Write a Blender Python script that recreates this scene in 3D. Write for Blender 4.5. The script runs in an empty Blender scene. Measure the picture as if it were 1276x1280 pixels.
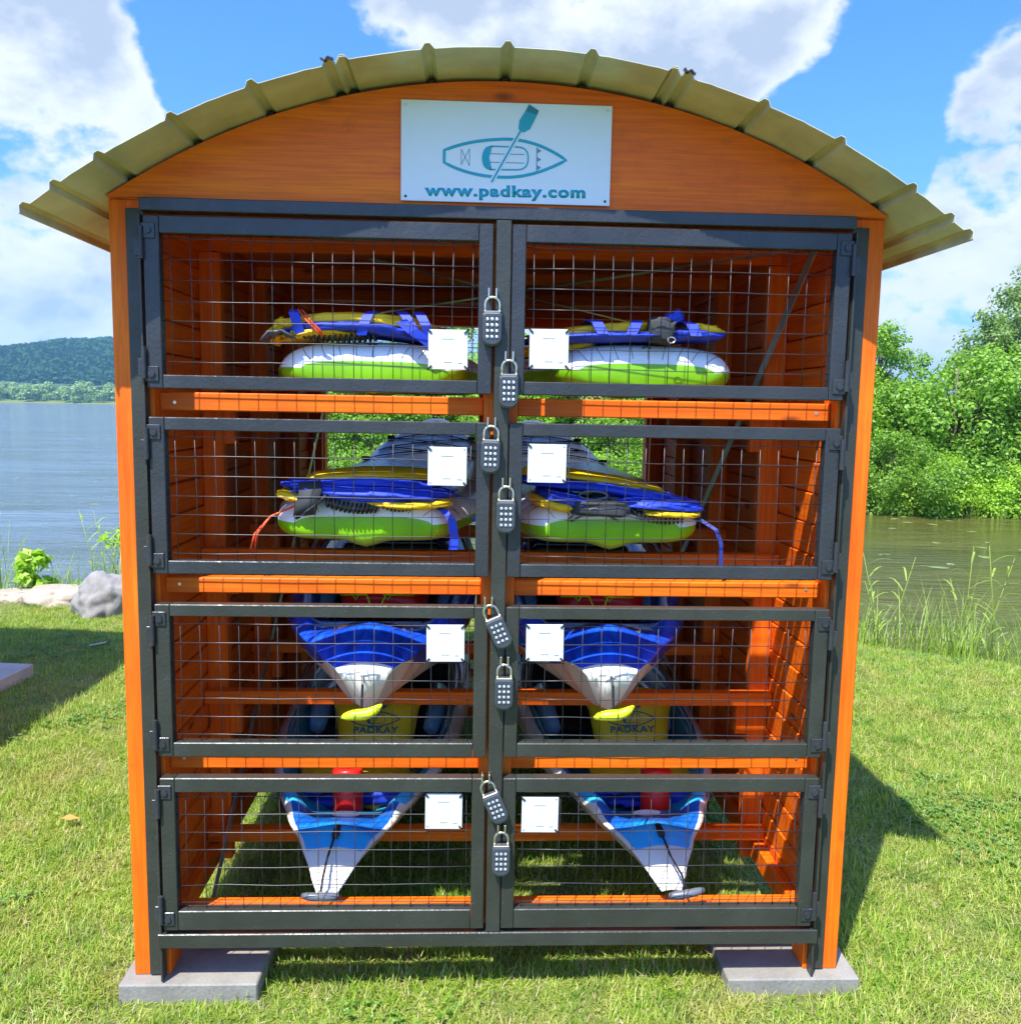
import bpy, bmesh, math, random
import numpy as np
from mathutils import Vector, Matrix, noise
random.seed(7); np.random.seed(7)
R = math.radians; PI = math.pi
sc = bpy.context.scene
COL = sc.collection

# ------------------------------------------------------------------ camera
YAW, PITCH, ROLL = R(2.4208), R(-6.7497), R(1.0254)
fw = Vector((math.sin(YAW)*math.cos(PITCH), math.cos(YAW)*math.cos(PITCH), math.sin(PITCH)))
rt = Vector((math.cos(YAW), -math.sin(YAW), 0)); up = rt.cross(fw)
r2 = math.cos(ROLL)*rt + math.sin(ROLL)*up; u2 = -math.sin(ROLL)*rt + math.cos(ROLL)*up
cd = bpy.data.cameras.new('camera'); cam = bpy.data.objects.new('camera', cd); COL.objects.link(cam)
M = Matrix((r2, u2, -fw)).transposed().to_4x4(); M.translation = Vector((-0.0681, -2.3340, 1.6486))
cam.matrix_world = M
cd.sensor_width = 36; cd.sensor_fit = 'HORIZONTAL'; cd.lens = 30.986; cd.clip_start = .05; cd.clip_end = 9000
sc.camera = cam

# ------------------------------------------------------------------ world, sun, exposure
SUN = Vector((-0.661, -1.026, 2.075)).normalized()
w = bpy.data.worlds.new("World"); sc.world = w; w.use_nodes = True
nt = w.node_tree; nt.nodes.clear(); N = nt.nodes.new; LK = nt.links.new
def wn(t, **k):
    n = N(t)
    for a, b in k.items(): setattr(n, a, b)
    return n
def wmath(op, a, b=None, c=None, clamp=False):
    n = N('ShaderNodeMath'); n.operation = op; n.use_clamp = clamp
    for i, v in enumerate((a, b, c)):
        if v is None: continue
        if isinstance(v, (int, float)): n.inputs[i].default_value = v
        else: LK(v, n.inputs[i])
    return n.outputs[0]
sky = wn('ShaderNodeTexSky'); sky.sky_type = 'NISHITA'; sky.sun_disc = False
sky.sun_elevation = SUN.z and math.asin(SUN.z); sky.sun_rotation = math.atan2(SUN.x, SUN.y) % (2*PI)
sky.air_density = 1.35; sky.dust_density = 2.0; sky.ozone_density = 4.5
hs = wn('ShaderNodeHueSaturation'); hs.inputs['Saturation'].default_value = 1.18; hs.inputs['Value'].default_value = 1.0
LK(sky.outputs[0], hs.inputs['Color'])
bgs = wn('ShaderNodeBackground'); tint = wn('ShaderNodeMix'); tint.data_type = 'RGBA'; tint.blend_type = 'MULTIPLY'; tint.inputs[0].default_value = 1; LK(hs.outputs[0], tint.inputs[6]); tint.inputs[7].default_value = (.29,.43,.86,1); LK(tint.outputs[2], bgs.inputs['Color']); bgs.inputs['Strength'].default_value = .14
tc = wn('ShaderNodeTexCoord'); sep = wn('ShaderNodeSeparateXYZ'); LK(tc.outputs['Generated'], sep.inputs[0])
den = wmath('ADD', wmath('MAXIMUM', sep.outputs[2], 0.0), .22)
cmb = wn('ShaderNodeCombineXYZ')
LK(sep.outputs[0], cmb.inputs[0]); LK(sep.outputs[1], cmb.inputs[1])
LK(wmath('MULTIPLY', sep.outputs[2], 1.55), cmb.inputs[2])
def wnoise(vec, scale, detail, rough, dist=0.0):
    n = N('ShaderNodeTexNoise'); n.inputs['Scale'].default_value = scale; n.inputs['Detail'].default_value = detail
    n.inputs['Roughness'].default_value = rough; n.inputs['Distortion'].default_value = dist; LK(vec, n.inputs['Vector']); return n.outputs[0]
n1 = wnoise(cmb.outputs[0], 4.6, 12, .56, .0)
n2 = wnoise(cmb.outputs[0], 13.0, 7, .58)
blob = None
for d, c0, amp in [((-.42,.868,.30),.983,.26), ((-.426,.877,.223),.984,.22), ((-.36,.905,.235),.9965,.18), ((-.45,.885,.11),.985,.26), ((-.30,.95,.09),.985,.2),
               ((.03,.92,.40),.991,.22), ((.158,.911,.39),.988,.23), ((.28,.888,.40),.992,.22), ((.52,.82,.27),.9945,.26), ((.47,.85,.245),.9965,.2),
               ((.453,.884,.10),.985,.28), ((.53,.84,.13),.985,.26), ((-.232,.91,.342),.9900,-.25), ((.36,.89,.27),.9925,-.22), ((.40,.89,.20),.9975,-.2)]:
    dp = N('ShaderNodeVectorMath'); dp.operation = 'DOT_PRODUCT'; LK(tc.outputs['Generated'], dp.inputs[0]); dp.inputs[1].default_value = Vector(d).normalized()
    mr = N('ShaderNodeMapRange'); mr.interpolation_type = 'SMOOTHSTEP'; LK(dp.outputs['Value'], mr.inputs[0])
    mr.inputs[1].default_value = c0; mr.inputs[2].default_value = 1.0 - (1.0-c0)*.15; mr.inputs[3].default_value = 0; mr.inputs[4].default_value = amp
    blob = mr.outputs[0] if blob is None else wmath('ADD', blob, mr.outputs[0])
dens = wmath('ADD', wmath('ADD', n1, wmath('MULTIPLY', n2, .40)), wmath('MULTIPLY', wmath('MINIMUM', blob, .27), .62))
cov = N('ShaderNodeMapRange'); cov.interpolation_type = 'SMOOTHSTEP'; LK(dens, cov.inputs[0]); cov.inputs[1].default_value = .735; cov.inputs[2].default_value = .835
thick = N('ShaderNodeMapRange'); LK(wmath('ADD', dens, wmath('MULTIPLY', wnoise(cmb.outputs[0], 7.5, 6, .55), .6)), thick.inputs[0]); thick.inputs[1].default_value = 1.06; thick.inputs[2].default_value = 1.30
cr = N('ShaderNodeValToRGB'); LK(thick.outputs[0], cr.inputs[0])
cr.color_ramp.elements[0].color = (.95,.96,1.0,1); cr.color_ramp.elements[1].color = (.50,.58,.70,1)
cr.color_ramp.elements.new(.35).color = (.86,.9,.95,1)
bgc = wn('ShaderNodeBackground'); LK(cr.outputs[0], bgc.inputs['Color']); bgc.inputs['Strength'].default_value = .37
mx = wn('ShaderNodeMixShader'); LK(wmath('MULTIPLY', cov.outputs[0], .95), mx.inputs[0]); LK(bgs.outputs[0], mx.inputs[1]); LK(bgc.outputs[0], mx.inputs[2])
wo = wn('ShaderNodeOutputWorld'); LK(mx.outputs[0], wo.inputs[0])

sl = bpy.data.lights.new('sun', 'SUN'); sl.energy = 3.1; sl.angle = R(.55); sl.color = (1, .955, .88)
so = bpy.data.objects.new('sun', sl); COL.objects.link(so); so.location = (-3, -5, 9)
so.rotation_euler = SUN.to_track_quat('Z', 'Y').to_euler()

sc.view_settings.view_transform = 'Standard'; sc.view_settings.look = 'None'
sc.view_settings.gamma = 1; sc.view_settings.use_curve_mapping = False
sc.view_settings.exposure = 1.66
sc.cycles.max_bounces = 8; sc.cycles.diffuse_bounces = 7; sc.cycles.transparent_max_bounces = 8
sc.cycles.use_denoising = True

# ------------------------------------------------------------------ materials
MATS = {}
class NT:
    def __init__(s, name):
        s.m = bpy.data.materials.new(name); s.m.use_nodes = True; s.t = s.m.node_tree
        s.b = s.t.nodes['Principled BSDF']; s.c = s.t.nodes.new('ShaderNodeTexCoord'); s.oi = None
    def n(s, t): return s.t.nodes.new(t)
    def l(s, a, b): s.t.links.new(a, b)
    def coord(s, scale=(1,1,1), rnd=False, kind='Object'):
        mp = s.n('ShaderNodeMapping'); mp.inputs['Scale'].default_value = scale; s.l(s.c.outputs[kind], mp.inputs[0])
        if rnd:
            oi = s.n('ShaderNodeObjectInfo'); mu = s.n('ShaderNodeMath'); mu.operation = 'MULTIPLY'; mu.inputs[1].default_value = 37.0
            s.l(oi.outputs['Random'], mu.inputs[0]); cb = s.n('ShaderNodeCombineXYZ')
            for i in range(3): s.l(mu.outputs[0], cb.inputs[i])
            s.l(cb.outputs[0], mp.inputs['Location'])
        return mp.outputs[0]
    def noise(s, v, scale, detail=4, rough=.55, dist=0.):
        n = s.n('ShaderNodeTexNoise'); n.inputs['Scale'].default_value = scale; n.inputs['Detail'].default_value = detail
        n.inputs['Roughness'].default_value = rough; n.inputs['Distortion'].default_value = dist
        if v is not None: s.l(v, n.inputs['Vector'])
        return n.outputs[0]
    def ramp(s, f, stops):
        r = s.n('ShaderNodeValToRGB'); s.l(f, r.inputs[0]); e = r.color_ramp.elements
        e[0].position = stops[0][0]; e[0].color = (*stops[0][1], 1); e[1].position = stops[-1][0]; e[1].color = (*stops[-1][1], 1)
        for p, c in stops[1:-1]: e.new(p).color = (*c, 1)
        return r.outputs[0]
    def mix(s, f, a, b, mode='MIX'):
        m = s.n('ShaderNodeMix'); m.data_type = 'RGBA'; m.blend_type = mode
        for inp, v in ((m.inputs[0], f), (m.inputs[6], a), (m.inputs[7], b)):
            if isinstance(v, (int, float)): inp.default_value = v
            elif isinstance(v, tuple): inp.default_value = (*v, 1)
            else: s.l(v, inp)
        return m.outputs[2]
    def rng(s, v, a, b, c=0., d=1.):
        m = s.n('ShaderNodeMapRange'); s.l(v, m.inputs[0])
        for i, x in enumerate((a, b, c, d)): m.inputs[i+1].default_value = x
        return m.outputs[0]
    def bump(s, h, strength=.3, dist=.01):
        b = s.n('ShaderNodeBump'); b.inputs['Strength'].default_value = strength; b.inputs['Distance'].default_value = dist
        s.l(h, b.inputs['Height']); s.l(b.outputs[0], s.b.inputs['Normal'])
    def set(s, color=None, rough=None, metal=None, **k):
        for key, v in (('Base Color', color), ('Roughness', rough), ('Metallic', metal)):
            if v is None: continue
            i = s.b.inputs[key]
            if isinstance(v, (int, float)): i.default_value = v
            elif isinstance(v, tuple): i.default_value = (*v, 1)
            else: s.l(v, i)
        for kk, v in k.items(): s.b.inputs[kk.replace('_', ' ')].default_value = v
        return s.m

def wood(axis, name='stained_wood', dark=1.0):
    t = NT(name+'_'+axis)
    sc_ = [26, 26, 26]; sc_['xyz'.index(axis)] = 1.6
    v = t.coord(tuple(sc_), True); n = t.noise(v, 1.0, 6, .62, .6)
    fs_ = [150, 150, 150]; fs_['xyz'.index(axis)] = 5.
    fine = t.noise(t.coord(tuple(fs_), True), 1.0, 4, .6, .3)
    big = t.noise(t.coord((1,1,1), True), 2.2, 3, .5)
    c = t.ramp(n, [(.25,(.62*dark,.080*dark,.003)),(.40,(.86*dark,.148*dark,.003)),(.6,(.93*dark,.190*dark,.004)),(.8,(.97*dark,.22*dark,.010))])
    c = t.mix(t.rng(big,.35,.7,0,.45), c, (.72*dark,.085*dark,.004))
    c = t.mix(t.rng(fine, .42, .60, 0, .36), c, (.42*dark,.055*dark,.003)); c = t.mix(t.rng(t.noise(t.coord((3,3,3), True), 3.5, 6, .7), .55, .72, 0, .35), c, (.40*dark,.060*dark,.004))
    ks = [5.,5.,5.]; ks['xyz'.index(axis)] = 2.0
    vo = t.n('ShaderNodeTexVoronoi'); vo.inputs['Scale'].default_value = 1.9; t.l(t.coord(tuple(ks), True), vo.inputs['Vector'])
    c = t.mix(t.rng(vo.outputs['Distance'], .045, .14, .9, 0.), c, (.16,.030,.006))
    t.bump(n, .35, .0015)
    t.b.inputs['Specular IOR Level'].default_value = .3; return t.set(c, t.rng(n,.3,.8,.45,.65))
WX, WY, WZ = wood('x'), wood('y'), wood('z')
def paint(name, col, rough, bscale, bstr, specks=False, metal=0.):
    t = NT(name); v = t.coord(); n = t.noise(v, bscale, 3, .6)
    c = t.mix(t.rng(t.noise(v, 6, 4), .4, .7), col, tuple(x*1.35 for x in col))
    if specks:
        vo = t.n('ShaderNodeTexVoronoi'); vo.inputs['Scale'].default_value = 55; t.l(v, vo.inputs['Vector'])
        c = t.mix(t.rng(vo.outputs['Distance'], .03, .07, .6, 0.), c, (.30,.30,.20))
    t.bump(n, bstr, .0022); return t.set(c, t.rng(t.noise(v, 30, 3), .3, .7, rough-.08, rough+.1), metal)
M_METAL = paint('dark_grey_hammered_sky_reflection', (.026,.029,.033), .33, 95, .6)  # bluish tint puts the sky reflection into the upper frame colour
M_METALW = paint('dark_grey_speckled_grass_reflection', (.029,.032,.026), .36, 95, .55, True)  # speckled, with an olive tint painting in the frame's grass reflection
M_WIRE = NT('wire'); M_WIRE = M_WIRE.set((.055,.055,.055), .34, .5)
def plain(name, col, rough=.5, metal=0., bs=0, bstr=.3, var=.15, **k):
    t = NT(name); v = t.coord(rnd=True)
    c = t.mix(t.rng(t.noise(v, 9, 5), .35, .68), tuple(x*(1-var) for x in col), tuple(min(1, x*(1+var)) for x in col))
    if bs: t.bump(t.noise(v, bs, 4), bstr, .002)
    return t.set(c, rough, metal, **k)
M_ROOF = plain('olive_sheet_metal', (.58,.58,.42), .35, .1, 5, .12, .14)
M_ROOFTOP = M_ROOF
M_GALV = plain('galvanised_strap', (.50,.52,.50), .4, .75, 60, .2)
M_STEEL = plain('bright_zinc', (.62,.60,.52), .28, .9)
M_BLACK = plain('black_plastic', (.014,.014,.015), .4)
M_LOCK = plain('lock_body_plastic', (.045,.055,.065), .38, 0, 90, .15)
M_BTN = plain('lock_button', (.52,.55,.60), .3, .3)
M_SIGN = plain('sign_plate_white', (.72,.76,.76), .16, 0, 0, 0, .02)
M_TEAL = plain('teal_print', (.004,.33,.42), .35, var=.03)
M_TEALD = plain('dark_teal_print', (.006,.18,.22), .35, var=.03)
M_GREY = plain('thin_grey_print', (.12,.25,.30), .4, var=.03)
M_CARD = plain('card_white', (.60,.63,.63), .3, var=.02)
M_PRINT = plain('faint_print', (.03,.03,.035), .5)
M_WHITEHULL = plain('offwhite_hull', (.66,.63,.56), .33, 0, 3, .1, .05)
M_CYAN = plain('sky_blue_rim', (.03,.40,.78), .28, 0, 60, .05, .1)
M_GREEN = plain('lime_green_hull', (.20,.50,.008), .30, 0, 3, .1, .12)
M_SUPTOP = plain('white_board_top', (.80,.81,.80), .35, 0, 40, .08, .03)
M_LINE = plain('groove_grey', (.16,.17,.19), .6)
M_YEL = plain('yellow_nylon', (.86,.52,.004), .62, 0, 22, .5, .08)
M_DRY = plain('yellow_dry_bag', (.95,.72,.02), .42, 0, 14, .6, .08)
M_BLUE = plain('blue_nylon', (.012,.045,.52), .6, 0, 22, .5, .12)
M_NAVY = plain('navy_webbing', (.015,.03,.22), .6)
M_RED = plain('red_vinyl', (.92,.02,.012), .33, 0, 10, .2, .05)
M_REDCORD = plain('red_orange_cord', (.80,.08,.015), .5)
M_NEON = plain('neon_yellow_rubber', (.70,.88,.01), .4)
M_DKGREY = plain('charcoal_fabric', (.03,.033,.037), .75, 0, 50, .4)
M_DKRUB = plain('grey_rubber', (.10,.11,.12), .4)
def concrete(name, a, b, sc_=8, kk=1.):
    t = NT(name); v = t.coord(); n = t.noise(v, sc_, 8, .65)
    c = t.ramp(n, [(.3,tuple(q*kk for q in a)),(.7,tuple(q*kk for q in b))]); c = t.mix(t.rng(t.noise(v, 160, 2), .55, .7, 0, .5), c, (.12,.115,.10))
    t.bump(t.noise(v, 70, 6), .5, .004); return t.set(c, .85)
M_CONC = concrete('grey_concrete', (.30,.285,.235), (.45,.43,.36), 8, .62)
M_SLAB = concrete('pale_concrete', (.46,.42,.30), (.64,.59,.43), 8, .9)
M_ROCKG = concrete('grey_rock', (.17,.165,.155), (.32,.31,.285), 4)
M_ROCKB = concrete('beige_rock', (.30,.25,.18), (.45,.38,.30), 3)
def kayak_mat():  # blue bow running to teal
    t = NT('kayak_deck_blue_to_teal'); v = t.coord(); s = t.n('ShaderNodeSeparateXYZ'); t.l(v, s.inputs[0])
    wv = t.n('ShaderNodeMath'); wv.operation = 'ADD'; t.l(s.outputs[1], wv.inputs[0])
    nn = t.rng(t.noise(v, 4.5, 4, .55, 1.), .3, .7, -.05, .05); t.l(nn, wv.inputs[1])
    c = t.ramp(t.rng(wv.outputs[0], 0, 2.6), [(.0,(.02,.38,.85)),(.075,(.02,.42,.85)),(.095,(.006,.09,.45)),(.13,(.006,.12,.45)),(.15,(.03,.45,.72)),(.19,(.02,.22,.34)),(.28,(.015,.13,.16)),(.5,(.03,.17,.15)),(.8,(.01,.05,.06)),(1,(.01,.10,.3))])
    st = t.noise(t.coord((1,1,1)), 14, 3, .5, 2.0)
    c = t.mix(t.rng(st, .55, .75, 0, .3), c, (.02,.28,.62)); t.bump(t.noise(v, 60, 3), .06, .002)
    a1 = t.n('ShaderNodeAttribute'); a1.attribute_name = 'deck_paint'; a2 = t.n('ShaderNodeAttribute'); a2.attribute_name = 'rim_paint'
    wh = t.mix(t.rng(t.noise(v, 7, 5), .35, .7), (.70,.67,.60), (.58,.55,.48))
    c = t.mix(t.rng(a1.outputs['Fac'], -.06, .06), wh, c); c = t.mix(t.rng(a2.outputs['Fac'], -.06, .06), c, (.035,.42,.78))
    sc_ = t.noise(t.coord((3,14,3)), 30, 3, .6); c = t.mix(t.rng(sc_, .66, .72, 0, .25), c, (.55,.58,.60))
    return t.set(c, .24)
M_KDECK = kayak_mat()
def kayak_mat2():
    t = NT('kayak_deck_royal_blue'); v = t.coord()
    c = t.ramp(t.noise(t.coord((3,1,1)), 5, 3, .5, 1.2), [(.3,(.006,.03,.30)),(.55,(.008,.075,.62)),(.75,(.02,.16,.80))])
    t.bump(t.noise(v, 60, 3), .05, .002)
    a1 = t.n('ShaderNodeAttribute'); a1.attribute_name = 'deck_paint'; a2 = t.n('ShaderNodeAttribute'); a2.attribute_name = 'rim_paint'
    wh = t.mix(t.rng(t.noise(v, 7, 5), .35, .7), (.70,.67,.60), (.58,.55,.48))
    c = t.mix(t.rng(a1.outputs['Fac'], -.06, .06), wh, c); c = t.mix(t.rng(a2.outputs['Fac'], -.06, .06), c, (.035,.42,.78))
    sc_ = t.noise(t.coord((3,14,3)), 30, 3, .6); c = t.mix(t.rng(sc_, .66, .72, 0, .25), c, (.55,.58,.60))
    return t.set(c, .22)
M_KDECK2 = kayak_mat2()
def suptop_mat():
    t = NT('board_deck_grey_with_green_pad'); v = t.coord(); s = t.n('ShaderNodeSeparateXYZ'); t.l(v, s.inputs[0])
    ab = t.n('ShaderNodeMath'); ab.operation = 'ABSOLUTE'; t.l(s.outputs[0], ab.inputs[0])
    base = t.ramp(t.rng(s.outputs[1], 0, 2.6), [(.0,(.78,.79,.78)),(.07,(.74,.75,.75)),(.10,(.60,.63,.63)),(.40,(.74,.78,.79)),(1,(.80,.84,.86))])  # greys raised towards the nose, painting in daylight from the open back
    pa = t.rng(s.outputs[1], .30, .32); pb = t.rng(s.outputs[1], 1.55, 1.57, 1, 0); pc = t.rng(ab.outputs[0], .23, .235, 1, 0)
    m1 = t.n('ShaderNodeMath'); m1.operation = 'MULTIPLY'; t.l(pa, m1.inputs[0]); t.l(pb, m1.inputs[1])
    m2 = t.n('ShaderNodeMath'); m2.operation = 'MULTIPLY'; t.l(m1.outputs[0], m2.inputs[0]); t.l(pc, m2.inputs[1])
    ck = t.n('ShaderNodeTexChecker'); ck.inputs['Scale'].default_value = 45; t.l(v, ck.inputs['Vector'])
    pad = t.mix(ck.outputs[1], (.05,.16,.07), (.09,.22,.10)); c = t.mix(m2.outputs[0], base, pad)
    t.bump(t.noise(v, 80, 3), .1, .002); return t.set(c, .25)
M_SUPDECK = suptop_mat()
def foliage(name, a, b, c_, trans=.25, patch=False):
    t = NT(name); g = t.n('ShaderNodeNewGeometry')
    col = t.ramp(g.outputs['Random Per Island'], [(0,a),(.5,b),(1,c_)])
    oi = t.n('ShaderNodeObjectInfo'); col = t.mix(t.rng(oi.outputs['Random'],0,1,0,.3), col, tuple(x*.6 for x in b))
    if patch:
        mp = t.n('ShaderNodeMapping'); t.l(g.outputs['Position'], mp.inputs[0])
        col = t.mix(t.rng(t.noise(mp.outputs[0], 2.3, 5, .65), .50, .68, 0, .55), col, (.42,.36,.11))
        col = t.mix(t.rng(t.noise(mp.outputs[0], 5.5, 4, .6), .52, .66, 0, .5), col, (.07,.20,.015))
    t.set(col, .5); tr = t.n('ShaderNodeBsdfTranslucent'); mxs = t.n('ShaderNodeMixShader'); mxs.inputs[0].default_value = trans
    br = t.mix(1.0, col, (1.5,1.6,.7), 'MULTIPLY'); t.l(br, tr.inputs[0])
    out = t.t.nodes['Material Output']; t.l(t.b.outputs[0], mxs.inputs[1]); t.l(tr.outputs[0], mxs.inputs[2]); t.l(mxs.outputs[0], out.inputs[0])
    return t.m
M_LEAF = foliage('leaves_mid_green', (.10,.22,.018), (.20,.37,.035), (.34,.52,.08), .45)
M_LEAF2 = foliage('leaves_bright_green', (.18,.36,.018), (.32,.52,.035), (.46,.62,.09), .45)
M_LEAF3 = foliage('leaves_grey_green', (.10,.19,.045), (.19,.31,.08), (.32,.44,.16), .4)
M_GRASS = foliage('grass_blades', (.14,.30,.015), (.29,.42,.030), (.54,.55,.15), .38, True)
M_STRAW = foliage('dry_grass_blades', (.46,.36,.16), (.54,.46,.24), (.40,.40,.14), .25)
M_REED = foliage('reed_blades', (.16,.26,.03), (.30,.42,.05), (.46,.52,.16), .35)
M_BARK = concrete('bark', (.07,.055,.04), (.16,.13,.10), 12)
M_FARTREE = foliage('far_tree_leaves', (.16,.25,.08), (.28,.40,.14), (.42,.52,.24), .35)
M_HILLTREE = foliage('hill_forest_leaves', (.018,.055,.020), (.030,.080,.028), (.045,.105,.035), .1)
for m_ in (M_HILLTREE,): m_.node_tree.nodes['Principled BSDF'].inputs['Specular IOR Level'].default_value = 0; m_.node_tree.nodes['Principled BSDF'].inputs['Roughness'].default_value = 1

# ------------------------------------------------------------------ mesh helpers
class MB:
    def __init__(s): s.v = []; s.f = []; s.mi = []; s.cur = 0
    def add(s, vs, fs, mi=None):
        o = len(s.v); s.v += [tuple(v) for v in vs]; s.f += [tuple(i+o for i in f) for f in fs]
        s.mi += [s.cur if mi is None else mi]*len(fs); return s
    def box(s, x0, x1, y0, y1, z0, z1, b=0., M_=None):
        if b <= 0:
            vs = [(x,y,z) for x in (x0,x1) for y in (y0,y1) for z in (z0,z1)]
            fs = [(0,1,3,2),(4,6,7,5),(0,4,5,1),(2,3,7,6),(0,2,6,4),(1,5,7,3)]
        else:
            vs = []; idx = {}
            X=(x0,x1);Y=(y0,y1);Z=(z0,z1); sg=(1,-1)
            for i in (0,1):
                for j in (0,1):
                    for k in (0,1):
                        bx,by,bz = b*sg[i],b*sg[j],b*sg[k]
                        idx[i,j,k,'x'] = len(vs); vs.append((X[i],Y[j]+by,Z[k]+bz))
                        idx[i,j,k,'y'] = len(vs); vs.append((X[i]+bx,Y[j],Z[k]+bz))
                        idx[i,j,k,'z'] = len(vs); vs.append((X[i]+bx,Y[j]+by,Z[k]))
            fs = []
            for i in (0,1):
                fs.append([idx[i,0,0,'x'],idx[i,0,1,'x'],idx[i,1,1,'x'],idx[i,1,0,'x']][::(1 if i==0 else -1)])
                fs.append([idx[0,i,0,'y'],idx[1,i,0,'y'],idx[1,i,1,'y'],idx[0,i,1,'y']][::(1 if i==0 else -1)])
                fs.append([idx[0,0,i,'z'],idx[0,1,i,'z'],idx[1,1,i,'z'],idx[1,0,i,'z']][::(1 if i==0 else -1)])
            for a in (0,1):
                for c in (0,1):
                    fs.append([idx[a,c,0,'x'],idx[a,c,1,'x'],idx[a,c,1,'y'],idx[a,c,0,'y']])
                    fs.append([idx[a,0,c,'x'],idx[a,1,c,'x'],idx[a,1,c,'z'],idx[a,0,c,'z']])
                    fs.append([idx[0,a,c,'y'],idx[1,a,c,'y'],idx[1,a,c,'z'],idx[0,a,c,'z']])
                    for k in (0,1): fs.append([idx[a,c,k,'x'],idx[a,c,k,'y'],idx[a,c,k,'z']])
        if M_ is not None: vs = [tuple(M_ @ Vector(v)) for v in vs]
        return s.add(vs, fs)
    def tube(s, pts, r, n=8, cap=True, closed=False):
        pts = [Vector(p) for p in pts]; rs = r if isinstance(r, (list, tuple)) else [r]*len(pts)
        vs = []; fs = []; L = len(pts); prev = None
        for i, p in enumerate(pts):
            a = pts[(i-1) % L] if (i > 0 or closed) else p; b = pts[(i+1) % L] if (i < L-1 or closed) else p
            d = (b-a); d = d.normalized() if d.length > 1e-9 else Vector((0,0,1))
            if prev is None: q = Vector((0,0,1)) if abs(d.z) < .9 else Vector((1,0,0)); u = d.cross(q).normalized()
            else: u = (prev - d*prev.dot(d)); u = u.normalized() if u.length > 1e-6 else d.orthogonal().normalized()
            prev = u; v = d.cross(u)
            for k in range(n):
                t = 2*PI*k/n; vs.append(p + (u*math.cos(t)+v*math.sin(t))*rs[i])
        for i in range(L if closed else L-1):
            for k in range(n):
                j = ((i+1) % L)*n; fs.append((i*n+k, i*n+(k+1) % n, j+(k+1) % n, j+k))
        if cap and not closed: fs.append(tuple(range(n))[::-1]); fs.append(tuple((L-1)*n+k for k in range(n)))
        return s.add(vs, fs)
    def strip(s, pts, wv, th=.001):   # flat strap along a polyline; wv = width vector(s)
        vs = []; fs = []; L = len(pts)
        for i, p in enumerate(pts):
            p = Vector(p); wq = Vector(wv[i] if isinstance(wv, list) else wv)
            a = Vector(pts[max(i-1,0)]); b = Vector(pts[min(i+1,L-1)]); nrm = (b-a).cross(wq).normalized()*th/2
            vs += [p-wq/2-nrm, p+wq/2-nrm, p+wq/2+nrm, p-wq/2+nrm]
        for i in range(L-1):
            for k in range(4): fs.append((i*4+k, i*4+(k+1) % 4, i*4+4+(k+1) % 4, i*4+4+k))
        fs += [(3,2,1,0), tuple((L-1)*4+k for k in range(4))]
        return s.add(vs, fs)
    def prism(s, poly, axis, a0, a1):   # poly = 2D points; extruded along axis
        n = len(poly)
        def P(p, a): return {'y': (p[0], a, p[1]), 'z': (p[0], p[1], a), 'x': (a, p[0], p[1])}[axis]
        vs = [P(p, a0) for p in poly]+[P(p, a1) for p in poly]
        fs = [tuple(range(n)), tuple(range(2*n-1, n-1, -1))]+[(i, i+n, (i+1) % n+n, (i+1) % n) for i in range(n)]
        return s.add(vs, fs)
    def grid(s, f, nu, nv, closev=False):
        vs = [f(i/(nu-1), j/(nv if closev else nv-1)) for i in range(nu) for j in range(nv)]; fs = []
        for i in range(nu-1):
            for j in range(nv if closev else nv-1):
                fs.append((i*nv+j, i*nv+(j+1) % nv, (i+1)*nv+(j+1) % nv, (i+1)*nv+j))
        return s.add(vs, fs)
    def mesh(s, name, mats, smooth=False):
        me = bpy.data.meshes.new(name); me.from_pydata(s.v, [], s.f)
        for m in (mats if isinstance(mats, (list, tuple)) else [mats]): me.materials.append(m)
        if any(s.mi): me.polygons.foreach_set('material_index', s.mi)
        bm = bmesh.new(); bm.from_mesh(me); bmesh.ops.recalc_face_normals(bm, faces=bm.faces); bm.to_mesh(me); bm.free()
        if smooth: me.polygons.foreach_set('use_smooth', [True]*len(me.polygons))
        me.update(); return me
    def build(s, name, mats, parent=None, smooth=False, loc=None):
        return inst(name, s.mesh(name, mats, smooth), parent, loc)
def inst(name, me, parent=None, loc=None, rot=None):
    o = bpy.data.objects.new(name, me); COL.objects.link(o)
    if parent is not None: o.parent = parent
    if loc is not None: o.location = loc
    if rot is not None: o.rotation_euler = rot
    return o
def tag(o, label, cat, group=None, kind=None):
    if label: o['label'] = label
    if cat: o['category'] = cat
    if group: o['group'] = group
    if kind: o['kind'] = kind
    return o
def thing(name, label, cat, loc=(0,0,0), rz=0, group=None):
    o = bpy.data.objects.new(name, None); COL.objects.link(o); o.location = loc; o.rotation_euler = (0,0,rz); o.empty_display_size = .1
    return tag(o, label, cat, group)
KIDS = {}
def copy_tree(o, parent=None):
    c = o.copy(); COL.objects.link(c)
    if parent is not None: c.parent = parent
    for ch in [k for k in ALLCH.get(o.name, [])]: copy_tree(ch, c)
    return c
ALLCH = {}
def index_children():
    ALLCH.clear()
    for ob in bpy.data.objects:
        if ob.parent: ALLCH.setdefault(ob.parent.name, []).append(ob)
_bx = {}
def beam(name, parent, x0, x1, y0, y1, z0, z1, mat, b=.002):
    """a timber or steel piece centred on its own origin so that alike pieces share mesh data"""
    d = (round(x1-x0,4), round(y1-y0,4), round(z1-z0,4), mat.name)
    if d not in _bx:
        m = MB().box(-d[0]/2, d[0]/2, -d[1]/2, d[1]/2, -d[2]/2, d[2]/2, b); _bx[d] = m.mesh(name, mat)
    return inst(name, _bx[d], parent, ((x0+x1)/2, (y0+y1)/2, (z0+z1)/2))
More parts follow.
